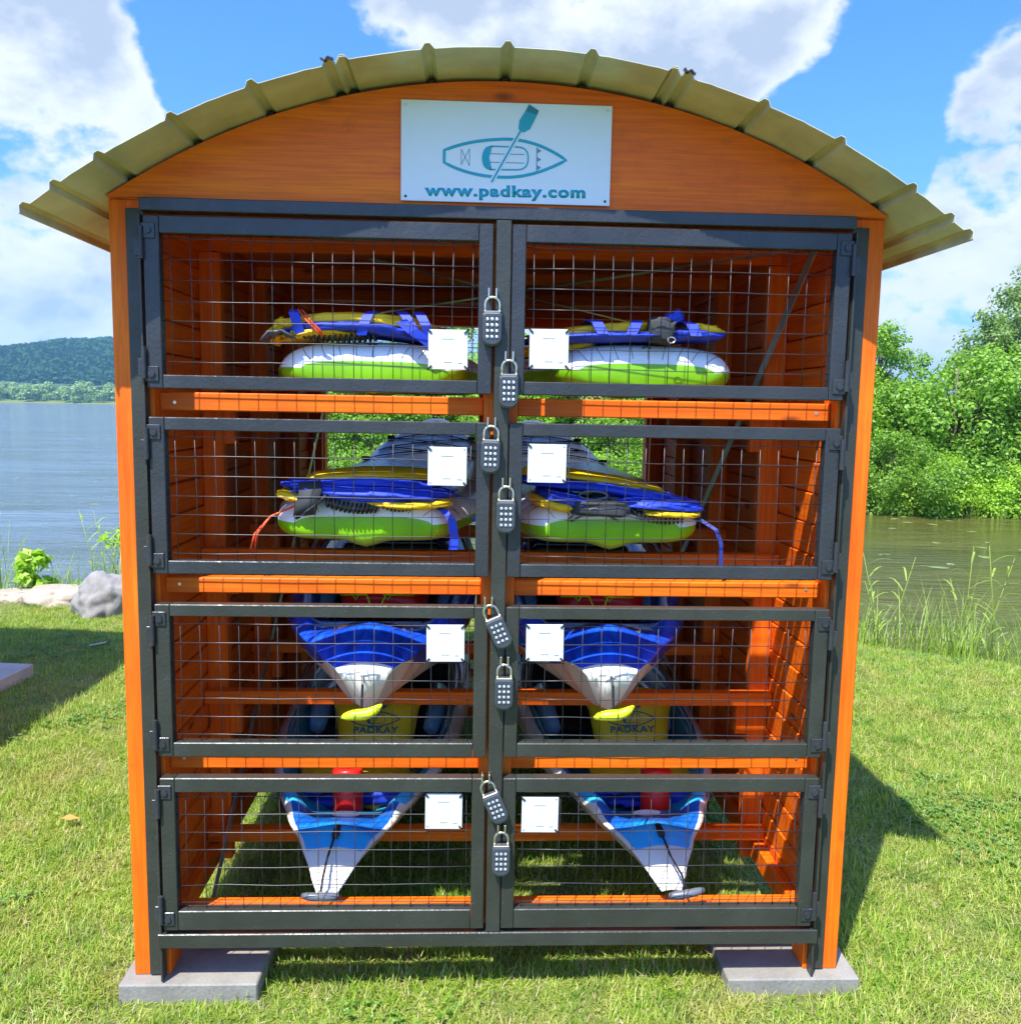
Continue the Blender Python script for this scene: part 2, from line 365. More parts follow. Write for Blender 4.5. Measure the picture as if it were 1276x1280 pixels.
def nz(x, y=0., z=0., s=1.): return noise.noise(Vector((x*s, y*s, z*s)))

# ------------------------------------------------------------------ ground
WATER = -.60
def edge(x):      # where the mown lawn ends (y), as a function of x
    pts = [(-60,9),(-12,6.6),(-6,5.35),(-4,4.95),(-2.8,4.75),(0,4.3),(2.6,3.45),(3.4,2.95),(5,1.6),(8,-1.5),(14,-9),(60,-40)]
    for (a,b),(c,d) in zip(pts, pts[1:]):
        if x <= c: return b+(d-b)*max(0,(x-a)/(c-a))
    return pts[-1][1]
def far_edge(x):  # near shore of the wooded spit across the inlet
    return 18.2 - .35*x*(1 if x < 0 else .12) + 1.2*nz(x*.13, 3.1) + (max(0, -x-5))**1.5*6
def gz(x, y):
    e = edge(x)
    def ss(t): t = min(1, max(0, t)); return t*t*(3-2*t)
    z = -1.6*ss((y-e)/5.2)
    z += .012*nz(x*.9, y*.9) if y < e+1 else .05*nz(x*.8, y*.8)
    if -9 < x < 120:
        fe = far_edge(x)
        if y > fe-1.5: z = max(z, -1.6 + 2.1*ss((y-fe+2.2)/4.5)*(1 if y < 60 else ss((90-y)/30)))
    if y > 560: z = max(z, -1.6+2.9*ss((y-560)/25) + .02*max(0, y-620))
    if abs(x) > 900: z = max(z, -1.6 + .01*(abs(x)-900))
    return z
xs = np.unique(np.concatenate([np.linspace(-6,8,85), np.linspace(-20,30,60), -20-np.geomspace(1,4000,34), 30+np.geomspace(1,4000,34)]))
ys = np.unique(np.concatenate([np.linspace(-3,10,80), np.linspace(10,32,50), -3-np.geomspace(.5,3000,24), 32+np.geomspace(1,5000,50), [555,560,565,572,580,590]]))
vs = [(float(x), float(y), gz(x, y)) for y in ys for x in xs]; nx = len(xs)
fs = [(j*nx+i, j*nx+i+1, (j+1)*nx+i+1, (j+1)*nx+i) for j in range(len(ys)-1) for i in range(nx-1)]
def ground_mat():
    t = NT('lawn_soil_and_turf'); v = t.coord()
    n = t.noise(v, 2.2, 6, .6); f = t.noise(v, 60, 5, .7)
    c = t.ramp(f, [(.3,(.05,.08,.010)),(.55,(.15,.20,.022)),(.75,(.27,.28,.06))])
    c = t.mix(t.rng(n,.45,.7,0,.6), c, (.17,.16,.06))
    s = t.n('ShaderNodeSeparateXYZ'); t.l(v, s.inputs[0])
    c = t.mix(t.rng(s.outputs[2], -.62, -.45, 1, 0), c, (.045,.040,.018))
    t.bump(f, .8, .02); return t.set(c, .9)
me = bpy.data.meshes.new('ground'); me.from_pydata(vs, [], fs); me.materials.append(ground_mat()); me.polygons.foreach_set('use_smooth', [True]*len(fs)); me.update()
tag(inst('ground', me), None, None, kind='structure')
def water_mat():
    t = NT('lake_water'); v = t.coord()
    cd_ = t.n('ShaderNodeVectorMath'); cd_.operation = 'LENGTH'; t.l(v, cd_.inputs[0])
    a = t.noise(t.coord((.8,2.6,1)), 2.6, 4, .6, .6); b = t.noise(t.coord((.6,2.0,1)), 9., 3, .6, .5)
    c = t.noise(t.coord((.12,.5,1)), 1.6, 5, .6, .3)
    ad = t.n('ShaderNodeMath'); ad.operation = 'ADD'; t.l(a, ad.inputs[0]); mu = t.n('ShaderNodeMath'); mu.operation = 'MULTIPLY'; mu.inputs[1].default_value = .45; t.l(b, mu.inputs[0]); t.l(mu.outputs[0], ad.inputs[1])
    ad2 = t.n('ShaderNodeMath'); ad2.operation = 'ADD'; t.l(ad.outputs[0], ad2.inputs[0]); m3 = t.n('ShaderNodeMath'); m3.operation = 'MULTIPLY'; m3.inputs[1].default_value = 5.0; t.l(c, m3.inputs[0]); t.l(m3.outputs[0], ad2.inputs[1])
    bp = t.n('ShaderNodeBump'); bp.inputs['Distance'].default_value = .085; t.l(ad2.outputs[0], bp.inputs['Height'])
    s = t.n('ShaderNodeSeparateXYZ'); t.l(v, s.inputs[0])      # open lake to the west is choppier than the sheltered inlet
    t.l(t.rng(s.outputs[0], -6, 4, 1.0, .5), bp.inputs['Strength'])
    t.l(bp.outputs[0], t.b.inputs['Normal'])
    big = t.noise(t.coord((.25,.8,1)), .6, 4, .6)
    col = t.mix(t.rng(s.outputs[0], -8, 3), (.13,.19,.24), (.095,.095,.020))  # sky reflection put into the lake colour; inlet murkier and greener
    col = t.mix(t.rng(big, .4, .65, 0, .4), col, (.05,.06,.03))
    return t.set(col, .07, IOR=1.33)
tag(MB().add([(-4200,-3000,WATER),(4200,-3000,WATER),(4200,1200,WATER),(-4200,1200,WATER)], [(0,1,2,3)]).build('lake_water', water_mat()), None, None, kind='structure')

# ------------------------------------------------------------------ geometry-nodes scatter (only for what nobody could count)
def scatter(name, pts, scales, rots, sources, tilt=None):
    me = bpy.data.meshes.new(name); me.from_pydata([tuple(p) for p in pts], [], [])
    a = me.attributes.new('s', 'FLOAT', 'POINT'); a.data.foreach_set('value', np.array(scales, dtype=np.float32))
    a = me.attributes.new('r', 'FLOAT_VECTOR', 'POINT'); a.data.foreach_set('vector', np.array(rots, dtype=np.float32).ravel())
    a = me.attributes.new('k', 'INT', 'POINT'); a.data.foreach_set('value', np.random.randint(0, len(sources), len(pts)).astype(np.int32))
    o = inst(name, me); g = bpy.data.node_groups.new(name, 'GeometryNodeTree')
    g.interface.new_socket('Geometry', in_out='INPUT', socket_type='NodeSocketGeometry'); g.interface.new_socket('Geometry', in_out='OUTPUT', socket_type='NodeSocketGeometry')
    gi = g.nodes.new('NodeGroupInput'); go = g.nodes.new('NodeGroupOutput'); ip = g.nodes.new('GeometryNodeInstanceOnPoints')
    gt = g.nodes.new('GeometryNodeGeometryToInstance')
    for s in sources[::-1]:
        oi = g.nodes.new('GeometryNodeObjectInfo'); oi.inputs['Object'].default_value = s; oi.inputs['As Instance'].default_value = True
        g.links.new(oi.outputs['Geometry'], gt.inputs[0])
    def at(n, ty):
        q = g.nodes.new('GeometryNodeInputNamedAttribute'); q.data_type = ty; q.inputs[0].default_value = n
        return [x for x in q.outputs if x.enabled and x.name == 'Attribute'][0]
    g.links.new(gi.outputs[0], ip.inputs['Points']); g.links.new(gt.outputs[0], ip.inputs['Instance'])
    ip.inputs['Pick Instance'].default_value = True
    g.links.new(at('k','INT'), ip.inputs['Instance Index']); g.links.new(at('r','FLOAT_VECTOR'), ip.inputs['Rotation']); g.links.new(at('s','FLOAT'), ip.inputs['Scale'])
    g.links.new(ip.outputs[0], go.inputs[0])
    md = o.modifiers.new('scatter', 'NODES'); md.node_group = g
    return o
def blade(mb, x, y, h, wd, ang, lean, mi=0, seg=2, z0=0.):
    dx, dy = math.cos(ang), math.sin(ang); px, py = -dy, dx; vs = []; fs = []
    for i in range(seg+1):
        t = i/seg; ww = wd*(1-t)**.7/2; cx = x+dx*lean*t*t; cy = y+dy*lean*t*t; z = z0+h*t*(1-.25*t*lean/max(h,1e-3))
        if i < seg: vs += [(cx-px*ww, cy-py*ww, z), (cx+px*ww, cy+py*ww, z)]
        else: vs.append((cx, cy, z))
    for i in range(seg-1): fs.append((2*i, 2*i+1, 2*i+3, 2*i+2))
    fs.append((2*seg-2, 2*seg-1, 2*seg)); mb.add(vs, fs, mi)
HOLD = bpy.data.collections.new('grass_sources'); sources = []   # never linked to the scene: only instanced
def tuft(i, n, hmin, hmax, spread, straw):
    mb = MB(); rr = random.Random(i)
    for _ in range(n):
        a = rr.uniform(0, 2*PI); d = spread*math.sqrt(rr.random())
        blade(mb, math.cos(a)*d, math.sin(a)*d, rr.uniform(hmin, hmax), rr.uniform(.0028,.0062), rr.uniform(0,2*PI), rr.uniform(.008,.050), 1 if rr.random() < straw else 0, 2, -.006)
    me = bpy.data.meshes.new('grass_tuft'); me.from_pydata(mb.v, [], mb.f); me.materials.append(M_GRASS); me.materials.append(M_STRAW); me.polygons.foreach_set('material_index', mb.mi); me.update()
    o = bpy.data.objects.new('grass_tuft', me); HOLD.objects.link(o); return o
tufts = [tuft(i, 40, .008, (.024,.034,.040,.028,.058)[i], .060, (.10,.2,.06,.45,.12)[i]) for i in range(5)]
M_CLOVER = foliage('clover_leaves', (.08,.19,.02), (.14,.28,.03), (.22,.36,.06), .3)
def clover(i):
    mb = MB(); rr = random.Random(100+i)
    for _ in range(9):
        a = rr.uniform(0,6.28); d = .05*math.sqrt(rr.random()); cx, cy, h = math.cos(a)*d, math.sin(a)*d, rr.uniform(.010,.026)
        for q in range(3):
            b_ = q*2.09+a; lx, ly = cx+math.cos(b_)*.0055, cy+math.sin(b_)*.0055; L = .0055
            mb.add([(lx+math.cos(b_+k_*1.047)*L, ly+math.sin(b_+k_*1.047)*L, h+.002*math.sin(k_*2+q)) for k_ in range(6)], [(0,1,2,3,4,5)])
    me = bpy.data.meshes.new('clover'); me.from_pydata(mb.v, [], mb.f); me.materials.append(M_CLOVER); me.update()
    o = bpy.data.objects.new('clover', me); HOLD.objects.link(o); return o
clovers = [clover(i) for i in range(3)]
PAVERS = [(-1.03,-.65,-.045,.335), (.67,1.05,-.045,.335), (-1.03,-.65,2.40,2.78), (.67,1.05,2.40,2.78)]
def grass_points(n, x0, x1, y0, y1, dens=None):
    P = []; S = []; Q = []
    while len(P) < n:
        x = random.uniform(x0, x1); y = random.uniform(y0, y1)
        if y > edge(x)+.5: continue
        if any(a-.012 < x < b+.012 and c-.012 < y < d+.012 for a,b,c,d in PAVERS): continue
        if -3.12 < x < -2.72 and 2.6 < y < 2.95 : continue
        bald = nz(x*1.7, y*1.7, 4.)
        if bald > .30 and random.random() < .35: continue
        P.append((x, y, gz(x, y))); S.append(random.uniform(.75,1.25)*(1+.35*nz(x*3,y*3,9))); Q.append((random.uniform(-.12,.12), random.uniform(-.12,.12), random.uniform(0,6.28)))
    return P, S, Q
tag(scatter('lawn_grass', *grass_points(42000, -3.6, 4.2, -1.1, 4.9), tufts), 'mown bright green lawn grass with straw coloured patches', 'grass', kind='stuff')
cp = [q for q in zip(*grass_points(9000, -3.6, 4.2, -1.1, 4.9)) if nz(q[0][0]*1.3, q[0][1]*1.3, 21.) > .16+.3*random.random()]
tag(scatter('clover_patches', [q[0] for q in cp], [q[1] for q in cp], [q[2] for q in cp], clovers), 'patches of small round clover leaves among the lawn grass', 'clover', kind='stuff')
tag(scatter('outer_lawn_grass', *grass_points(16000, -9, 9, -4.5, 8), tufts), 'lawn grass running out to either side', 'grass', kind='stuff')

# ------------------------------------------------------------------ storage rack
RF = 1.785; ZC = 2.465-RF
def arch(x, r=RF): return ZC+math.sqrt(max(0, r*r-x*x))
DEPTH = 2.70
rack = thing('storage_rack', 'large orange timber kayak rack with arched metal roof and eight black mesh doors', 'storage rack', (0,0,0))
# corner and centre posts
for sx in (-1, 1):
    for y0, y1 in ((0,.09), (DEPTH-.09, DEPTH)):
        a, b = sorted((sx*1.0, sx*.90)); beam('corner_post', rack, a, b, y0, y1, .05, 2.157, WZ, .003)
beam('centre_post', rack, -.045, .045, .003, .085, .17, 2.092, WZ)
beam('centre_post', rack, -.045, .045, DEPTH-.085, DEPTH-.003, .17, 2.09, WZ)
FR = [.49, 1.09, 1.69, 2.29]
for y in FR:
    for sx in (-1, 1):
        a, b = sorted((sx*.928, sx*.862)); beam('stud', rack, a, b, y, y+.042, .13, 2.112, WZ)
    beam('inner_post', rack, -.03, .03, y+.045, y+.085, .13, 2.112, WZ)
    beam('ceiling_tie', rack, -.928, .928, y, y+.042, 2.115, 2.160, WX)
# side cladding: horizontal boards, each its own piece
nb = 22; bh = (2.15-.125)/nb
for sx in (-1, 1):
    for i in range(nb):
        a, b = sorted((sx*.930, sx*.950)); z = .125+i*bh
        if sx > 0: z += .012*(1 if i == 0 else 0)
        o = beam('cladding_board', rack, a, b, .091, DEPTH-.091, z+.0035, z+bh-.0005, WY, .0025)
        o.rotation_euler.y = sx*-.05
    a, b = sorted((sx*.9535, sx*.957)); beam('gap_light_block', rack, a, b, .091, DEPTH-.091, .13, 2.15, WY, 0)  # unseen sheet added to block daylight through the board gaps
    a, b = sorted((sx*.928, sx*.895)); beam('bottom_rail', rack, a, b, .091, DEPTH-.091, .135, .20, WY)
    beam('top_plate', rack, a, b, .091, DEPTH-.091, 2.113, 2.157, WY)
# shelf beams, front and crossbars
for zt, hb in ((1.675,.048), (1.178,.042), (.680,.041), (.234,.050)):
    for sx in (-1, 1):
        a, b = sorted((sx*.8995, sx*.0455)); beam('shelf_beam', rack, a, b, .038, .080, zt-hb, zt, WX, .003)
        beam('shelf_beam', rack, a, b, DEPTH-.042, DEPTH, zt-hb, zt, WX, .003)
    zz = {1.675:1.675, 1.178:1.190, .680:.724, .234:.254}[zt]
    for y in FR: beam('crossbar', rack, -.9275, .9275, y-.0425, y-.0005, zz-.043, zz, WX)
# cleats carrying the crossbars
for sx in (-1, 1):
    for y in FR[:3]:
        for zt in (1.675, 1.19, .724):
            a, b = sorted((sx*.861, sx*.823)); beam('cleat', rack, a, b, y, y+.036, zt-.155, zt-.045, WZ)
# header beams and ceiling boards
beam('header_beam', rack, -.8995, .8995, .0, .09, 2.093, 2.157, WX, .003)
beam('header_beam', rack, -.8995, .8995, DEPTH-.09, DEPTH, 2.093, 2.157, WX, .003)
for i in range(18):
    y = .10+i*.1395; beam('ceiling_board', rack, -.93, .93, y, y+.130, 2.1615, 2.1795, WX)
# gables
def arch_poly(x0, x1, zb, r, n=24):
    return [(x0, zb)]+[(x1, zb)]+[(x1+(x0-x1)*i/n, arch(x1+(x0-x1)*i/n, r)) for i in range(n+1)]
xg = .999; pg = [(-xg, arch(xg)-.006),(xg, arch(xg)-.006)]+[(xg-2*xg*i/32, arch(xg-2*xg*i/32, RF-.003)) for i in range(1,32)]
# front gable: the flat ends come to a point at the post tops
MB().prism([(-xg,2.158),(xg,2.158)]+[(xg-2*xg*i/32, max(2.1582, arch(xg-2*xg*i/32, RF-.003))) for i in range(1,32)], 'y', -.020, .0).build('gable_board', WX, rack)
for k in range(3):    # back gable of horizontal boards clipped by the arch
    z0, z1 = 2.160+k*.1, 2.160+(k+1)*.1-.003; r = RF-.004
    xa = math.sqrt(max(0, r*r-(z0-ZC)**2)); xb = math.sqrt(max(0, r*r-(z1-ZC)**2))
    if xa > .998: xa = .998
    top = [(xb, z1), (-xb, z1)] if z1 < arch(0, r) else [(xa*(1-2*i/12), arch(xa*(1-2*i/12), r)) for i in range(1,12)]
    mid = [(xa*.5+xb*.5, arch(xa*.5+xb*.5, r))] if z1 < arch(0, r) else []
    MB().prism([(-xa, z0), (xa, z0)]+mid+top+[(-m[0], m[1]) for m in mid], 'y', DEPTH-.02, DEPTH).build('gable_plank', WX, rack)
# roof sheets with trapezoid ribs
RIBX = [-1.105,-1.035,-.934,-.769,-.587,-.412,-.380,-.186,-.003,.192,.384,.416,.599,.784,.964,1.06,1.108]
def sheet(xa, xb, lift):
    aa, ab = math.asin(xa/RF), math.asin(xb/RF); prof = []
    ribs = sorted(math.asin(x/RF) for x in RIBX if xa-.004 <= x <= xb+.004); n = 44; marks = set(np.linspace(aa, ab, n).tolist())
    for rb in ribs:
        for d in (-.0088,-.0030,.0030,.0088): marks.add(min(ab, max(aa, rb+d)))
    mi_ = [x for x in np.linspace(aa, ab, 12*2)]
    for a in sorted(marks):
        h = 0.
        for rb in ribs:
            d = abs(a-rb); h = max(h, .013*min(1, max(0, (.0088-d)/.0058)))
        h += .0012*max(0, math.cos(a*95))**6
        r = RF+.003+lift+h; prof.append((r*math.sin(a), ZC+r*math.cos(a)))
    y0, y1 = -.205, 2.86; ny = 6; mb = MB(); vs = []; fs = []; m = len(prof)
    for s_ in (0, .0014):
        for j in range(ny):
            y = y0+(y1-y0)*j/(ny-1)
            for q, (x, z) in enumerate(prof):
                rr_ = Vector((x, z-ZC)).normalized()*s_; vs.append((x+rr_.x, y, z+rr_.y+.0016*nz(x*4, y*2.3, 5.)))
    o = ny*m
    for j in range(ny-1):
        for i in range(m-1):
            a = j*m+i; fs.append((a, a+1, a+m+1, a+m)); fs.append((o+a, o+a+m, o+a+m+1, o+a+1))
    for i in range(m-1):
        fs.append((i, o+i, o+i+1, i+1)); a = (ny-1)*m+i; fs.append((a, a+1, o+a+1, o+a))
    for j in range(ny-1):
        a = j*m; fs.append((a, a+m, o+a+m, o+a)); a += m-1; fs.append((a, o+a, o+a+m, a+m))
    return mb.add(vs, fs).build('roof_sheet', M_ROOF, rack)
sheet(-1.12, -.372, 0); sheet(-.42, .424, .0035); sheet(.376, 1.123, 0)
for x in RIBX[2:15]:      # black foam closures filling the ribs above the gable
    a = math.asin(x/RF); Mx = Matrix.Translation((RF*math.sin(a), -.002, ZC+RF*math.cos(a))) @ Matrix.Rotation(a, 4, 'Y')
    MB().box(-.009, .009, -.004, .020, -.001, .0105, .002, Mx).build('rib_closure', M_BLACK, rack)
for x in (-.412, .416):   # dark sealant tape showing where the sheets lap
    a = math.asin(x/RF); r = RF+.0165
    MB().strip([((r+.003*math.cos(k*1.3))*math.sin(a+(k-4)*.0020), -.206, ZC+(r+.003*math.cos(k*1.3))*math.cos(a+(k-4)*.0020)) for k in range(9)], (0,.012,0), .004).build('lap_sealant', M_BLACK, rack)
# steel bracing straps
def strap(p, q, wv, name='brace_strap'):
    MB().strip([p, q], wv, .003).build(name, M_GALV, rack)
strap((-.856,.12,.03), (-.856,2.62,1.86), (0,-.021,.029)); strap((.856,.10,2.10), (.856,2.50,.22), (0,.022,.027))
strap((.88,.12,2.108), (-.80,2.5,2.108), (.022,.030,0)); strap((-.4,.5,2.104), (.86,2.5,2.104), (.020,-.012,0))
# steel door frame
for sx in (-1, 1):
    a, b = sorted((sx*.956, sx*.910)); beam('frame_post', rack, a, b, -.0065, -.0005, .055, 2.133, M_METALW, .001)
    a, b = sorted((sx*.914, sx*.9085)); beam('frame_post', rack, a, b, -.040, -.0068, .055, 2.115, M_METALW, .001)
beam('frame_header', rack, -.908, .906, -.046, -.0005, 2.121, 2.153, M_METAL, .002)
beam('frame_sill', rack, -.918, .918, -.046, -.0005, .157, .198, M_METALW, .002)
beam('frame_mullion', rack, -.0195, .0195, -.046, -.0005, .199, 2.120, M_METALW, .002)
# doors
DO = {}
ROWS = [(1.683,2.110,1.717,2.067), (1.203,1.610,1.238,1.577), (.706,1.122,.745,1.090), (.210,.646,.266,.606)]
def door(row, side):
    z0, z1, zi0, zi1 = ROWS[row]; d = bpy.data.objects.new('mesh_door', None); COL.objects.link(d); d.parent = rack; d.empty_display_size = .05
    xo, xi, xj, xk = (-.8995, -.861, -.0625, -.0265) if side < 0 else (.022, .057, .858, .8965)
    mt = M_METAL if row < 2 else M_METALW
    y0, y1 = -.046, -.012
    beam('door_stile', d, xo, xi, y0, y1, z0, z1, mt, .002); beam('door_stile', d, xj, xk, y0, y1, z0, z1, mt, .002)
    beam('door_rail', d, xi+.0005, xj-.0005, y0+.0006, y1, z0, zi0, mt, .002); beam('door_rail', d, xi+.0005, xj-.0005, y0+.0006, y1, zi1, z1, mt, .002)
    mb = MB(); p = .0508; rr = random.Random(row*2+side)
    x = xi+.022; k = 0
    while x < xj-.004:
        mb.tube([(x+rr.uniform(-.0020,.0020), -.0300+rr.uniform(-.001,.001), zi0-.004), (x+rr.uniform(-.0020,.0020), -.0300, (zi0+zi1)/2), (x+rr.uniform(-.0020,.0020), -.0300+rr.uniform(-.001,.001), zi1+.004)], .00110, 6); x += p
    z = zi0+(.018 if row != 0 else .034)
    while z < zi1-.006:
        n_ = 6; mb.tube([(xi-.004+(xj-xi+.008)*i/n_, -.0328+rr.uniform(-.0006,.0006), z+rr.uniform(-.0020,.0020)) for i in range(n_+1)], .00125, 6); z += p
    mb.build('wire_mesh', M_WIRE, d, True)
    hx = xo-.004 if side < 0 else xk+.004; s_ = -side    # hinges on the outer stile
    for zh, dz in ((z1-.038, -.030), (z0+.036, .028)):
        h = MB(); a, b = sorted((hx, hx-side*-.0+s_*.034)); h.box(a, b, -.0500, -.0466, zh-.019, zh+.019, .0012)
        h.tube([(hx, -.0535, zh+dz-.040), (hx, -.0535, zh+dz+.040)], .0062, 10)
        h.tube([(hx+s_*.017, -.050, zh), (hx+s_*.017, -.0545, zh)], .0085, 8)
        h.box(min(hx, hx-s_*.016), max(hx, hx-s_*.016), -.0520, -.0440, zh+dz-.033, zh+dz+.010, .001)
        h.build('hinge', M_METAL, d)
    lx, lz = LOCKS[(row, side)]
    h = MB()
    for q in (-.0095, .0095): h.box(lx+q-.0022, lx+q+.0022, -.0680, -.0450, lz+.018, lz+.044, .0008)
    h.build('hasp', M_STEEL, d)
    return d
# shackle-top positions of the eight locks
LOCKS = {(0,-1):(-.027,1.905), (0,1):(.018,1.748), (1,-1):(-.025,1.580), (1,1):(.016,1.424), (2,-1):(-.026,1.108), (2,1):(.019,.948), (3,-1):(-.026,.622), (3,1):(.019,.478)}
for row in range(4):
    for side in (-1, 1): DO[(row, side)] = door(row, side)
# welded mesh closing the back bays
for row in range(4):
    z0, z1 = ((1.69,2.09),(1.19,1.60),(.70,1.11),(.25,.62))[row]
    for x0, x1 in ((-.895,-.05),(.05,.895)):
        mb = MB(); x = x0
        while x <= x1: mb.tube([(x,DEPTH-.012,z0),(x,DEPTH-.012,z1)], .0012, 4); x += .0508
        z = z0+.01
        while z <= z1: mb.tube([(x0,DEPTH-.0145,z),(x1,DEPTH-.0145,z)], .0012, 4); z += .0508
        mb.build('back_mesh', M_WIRE, rack)
# screws in the boards
for x, z in ((-.86,1.648),(-.86,1.160),(-.86,.668),(.86,1.648),(.86,1.160),(.86,.668)):
    MB().tube([(x,.039,z),(x,.0365,z)], .0045, 8).build('screw_head', M_STEEL, rack)

# ------------------------------------------------------------------ padlocks
def lock_meshes():
    prof = []; w_, h_ = .0245, .0425
    for k in range(9): a = PI*k/8; prof.append((math.cos(a)*w_*.0+w_*math.copysign(abs(math.cos(a))**.8, math.cos(a)), -h_+.022-.022*math.sin(a)))
    prof = [(w_, h_-.005), (w_-.005, h_), (-w_+.005, h_), (-w_, h_-.005)] + prof[::-1]
    n = len(prof); mb = MB(); vs = []; fs = []
    for y, k in ((-.011,.88),(-.0085,1.),(.0085,1.),(.011,.88)): vs += [(x*k, y, z*k) for x, z in prof]
    for j in range(3):
        for i in range(n): fs.append((j*n+i, j*n+(i+1) % n, (j+1)*n+(i+1) % n, (j+1)*n+i))
    fs += [tuple(range(n)), tuple(range(4*n-1, 3*n-1, -1))]
    body = mb.add(vs, fs).mesh('lock_body', M_LOCK)
    pts = [(-.0185,0,.040),(-.0185,0,.058)]+[(-.0185*math.cos(PI*k/8),0,.062+.0185*math.sin(PI*k/8)) for k in range(9)]+[(.0185,0,.058),(.0185,0,.040)]
    sh = MB().tube(pts, .0033, 8).mesh('lock_shackle', M_STEEL, True)
    top = MB().box(-.0215,.0215,-.0095,.0095,.0415,.0455,.001).mesh('lock_collar', M_STEEL)
    bt = MB().tube([(0,0,0),(0,-.0022,0),(0,-.0028,0)], [.0040,.0038,.0026], 8).mesh('lock_button', M_BTN)
    return body, sh, top, bt
LB, LS, LT, LBt = lock_meshes()
WORD = {0:'top', 1:'second', 2:'third', 3:'bottom'}
for (row, side), (lx, lz) in LOCKS.items():
    tilt = {(2,-1):-.42, (3,-1):-.40, (0,1):.0, (1,-1):.02}.get((row, side), .0)
    lab = {-1:'left', 1:'right'}[side]
    o = thing('padlock', f"black push-button padlock{' hanging crooked' if tilt < -.2 else ' hanging straight'} on the {WORD[row]} {lab} mesh door", 'padlock', (lx, -.0625, lz+.018), 0, 'push-button padlocks along the mullion')
    o.rotation_euler.y = tilt; top = Vector((0,0,-.0765))
    ob = inst('lock_body', LB, o, top); inst('lock_shackle', LS, o, top); inst('lock_collar', LT, o, top)
    for i in range(4):
        for j in range(3): inst('lock_button', LBt, ob, ((j-1)*.0118, -.0108, .024-i*.0145))

# ------------------------------------------------------------------ signs
def poly_flat(mb, pts, y, th=.0006):
    mb.prism(pts, 'y', y-th, y)
def band(mb, P, w_, y, closed=True, th=.0006):
    n = len(P); L = []; Rr = []
    for i in range(n):
        a = Vector(P[i-1 if (i or closed) else 0]); b = Vector(P[(i+1) % n if (i < n-1 or closed) else i]); d = (b-a).normalized(); nn = Vector((-d.y, d.x))*w_/2
        c = Vector(P[i]); L.append(c+nn); Rr.append(c-nn)
    for i in range(n if closed else n-1):
        j = (i+1) % n; mb.prism([tuple(L[i]), tuple(L[j]), tuple(Rr[j]), tuple(Rr[i])], 'y', y-th, y)
def logo(y, k=1.0, ox=0., oz=0., shear=True):
    S = .000492*k
    def m(X, Y): return ((X-629)*S+ox, (343-Y+(X-629)*.021)*S*.985+oz)
    def arc(p0, p1, c, n=14):
        return [tuple((1-t)**2*Vector(p0)+2*t*(1-t)*Vector(c)+t*t*Vector(p1)) for t in [i/n for i in range(n+1)]]
    T = MB(); G = MB(); D = MB()
    hull = [(311,331)]+arc((311,331),(630,273),(440,277))[1:]+arc((630,273),(936,376),(790,276))[1:]+arc((936,376),(620,464),(770,466))[1:]+arc((620,464),(311,392),(440,462))[1:]
    band(T, [m(*p) for p in hull[:-0 or None]], 15*S, y)
    ck = arc((545,309),(503,367),(507,309),6)+arc((503,367),(545,427),(507,427),6)[1:]
    poly_flat(T, [m(*p) for p in ck+[(556,427),(541,367),(556,309)]], y-.0001)
    band(T, [m(*p) for p in [(545,309),(690,312)]+arc((690,312),(741,368),(741,316),6)[1:]+arc((741,368),(690,426),(741,424),6)[1:]+[(545,426)]], 7*S, y-.0001, False)
    for Y in (346, 389): band(G, [m(545,Y), m(720,Y+3)], 3.2*S, y, False)
    for a, b in (((398,325),(398,402)),((440,322),(440,408)),((398,325),(440,408)),((398,402),(440,322))): band(G, [m(*a), m(*b)], 2.6*S, y-.00005, False)
    band(G, [m(785,312), m(785,434)], 4*S, y, False)
    for Y in (330, 373, 414): poly_flat(G, [m(788,Y-12), m(808,Y+1), m(788,Y+12)], y)
    band(T, [m(555,489), m(699,232)], 10*S, y-.0004, False, .0009)
    W2 = MB(); band(W2, [m(560,478), m(692,247)], 24*S, y-.0002, False, .0007)
    poly_flat(T, [m(*p) for p in [(692,180),(722,133),(782,152),(748,222),(713,240),(688,222)]], y-.0004)
    poly_flat(D, [m(*p) for p in [(740,99),(791,130),(782,152),(722,133)]], y-.0004)
    return T, G, D, W2, m
def text_mesh(name, body, width, height, mat, bold=.02, ex=.0004):
    cu = bpy.data.curves.new(name, 'FONT'); cu.body = body; cu.size = 1; cu.offset = bold; cu.extrude = 0; cu.resolution_u = 3; cu.space_character = 1.13
    to = bpy.data.objects.new(name, cu); COL.objects.link(to); dg = bpy.context.evaluated_depsgraph_get(); dg.update()
    me = bpy.data.meshes.new_from_object(to.evaluated_get(dg)); bpy.data.objects.remove(to); bpy.data.curves.remove(cu)
    co = np.empty(len(me.vertices)*3); me.vertices.foreach_get('co', co); co = co.reshape(-1,3)
    x0, x1 = co[:,0].min(), co[:,0].max(); y0, y1 = co[:,1].min(), co[:,1].max()
    X = (co[:,0]-(x0+x1)/2)*width/(x1-x0); Z = (co[:,1]-(y0+y1)/2)*height/(y1-y0)
    out = np.stack([X, np.zeros_like(X), Z], 1); me.vertices.foreach_set('co', out.ravel()); me.materials.clear(); me.materials.append(mat)
    bm = bmesh.new(); bm.from_mesh(me); r = bmesh.ops.extrude_face_region(bm, geom=bm.faces[:])
    bmesh.ops.translate(bm, verts=[e for e in r['geom'] if isinstance(e, bmesh.types.BMVert)], vec=(0,-ex,0)); bm.to_mesh(me); bm.free(); me.update(); return me
sg = thing('sign', 'white rectangular sign with teal kayak logo and web address on the arched gable', 'sign', (.003, -.0265, 2.287))
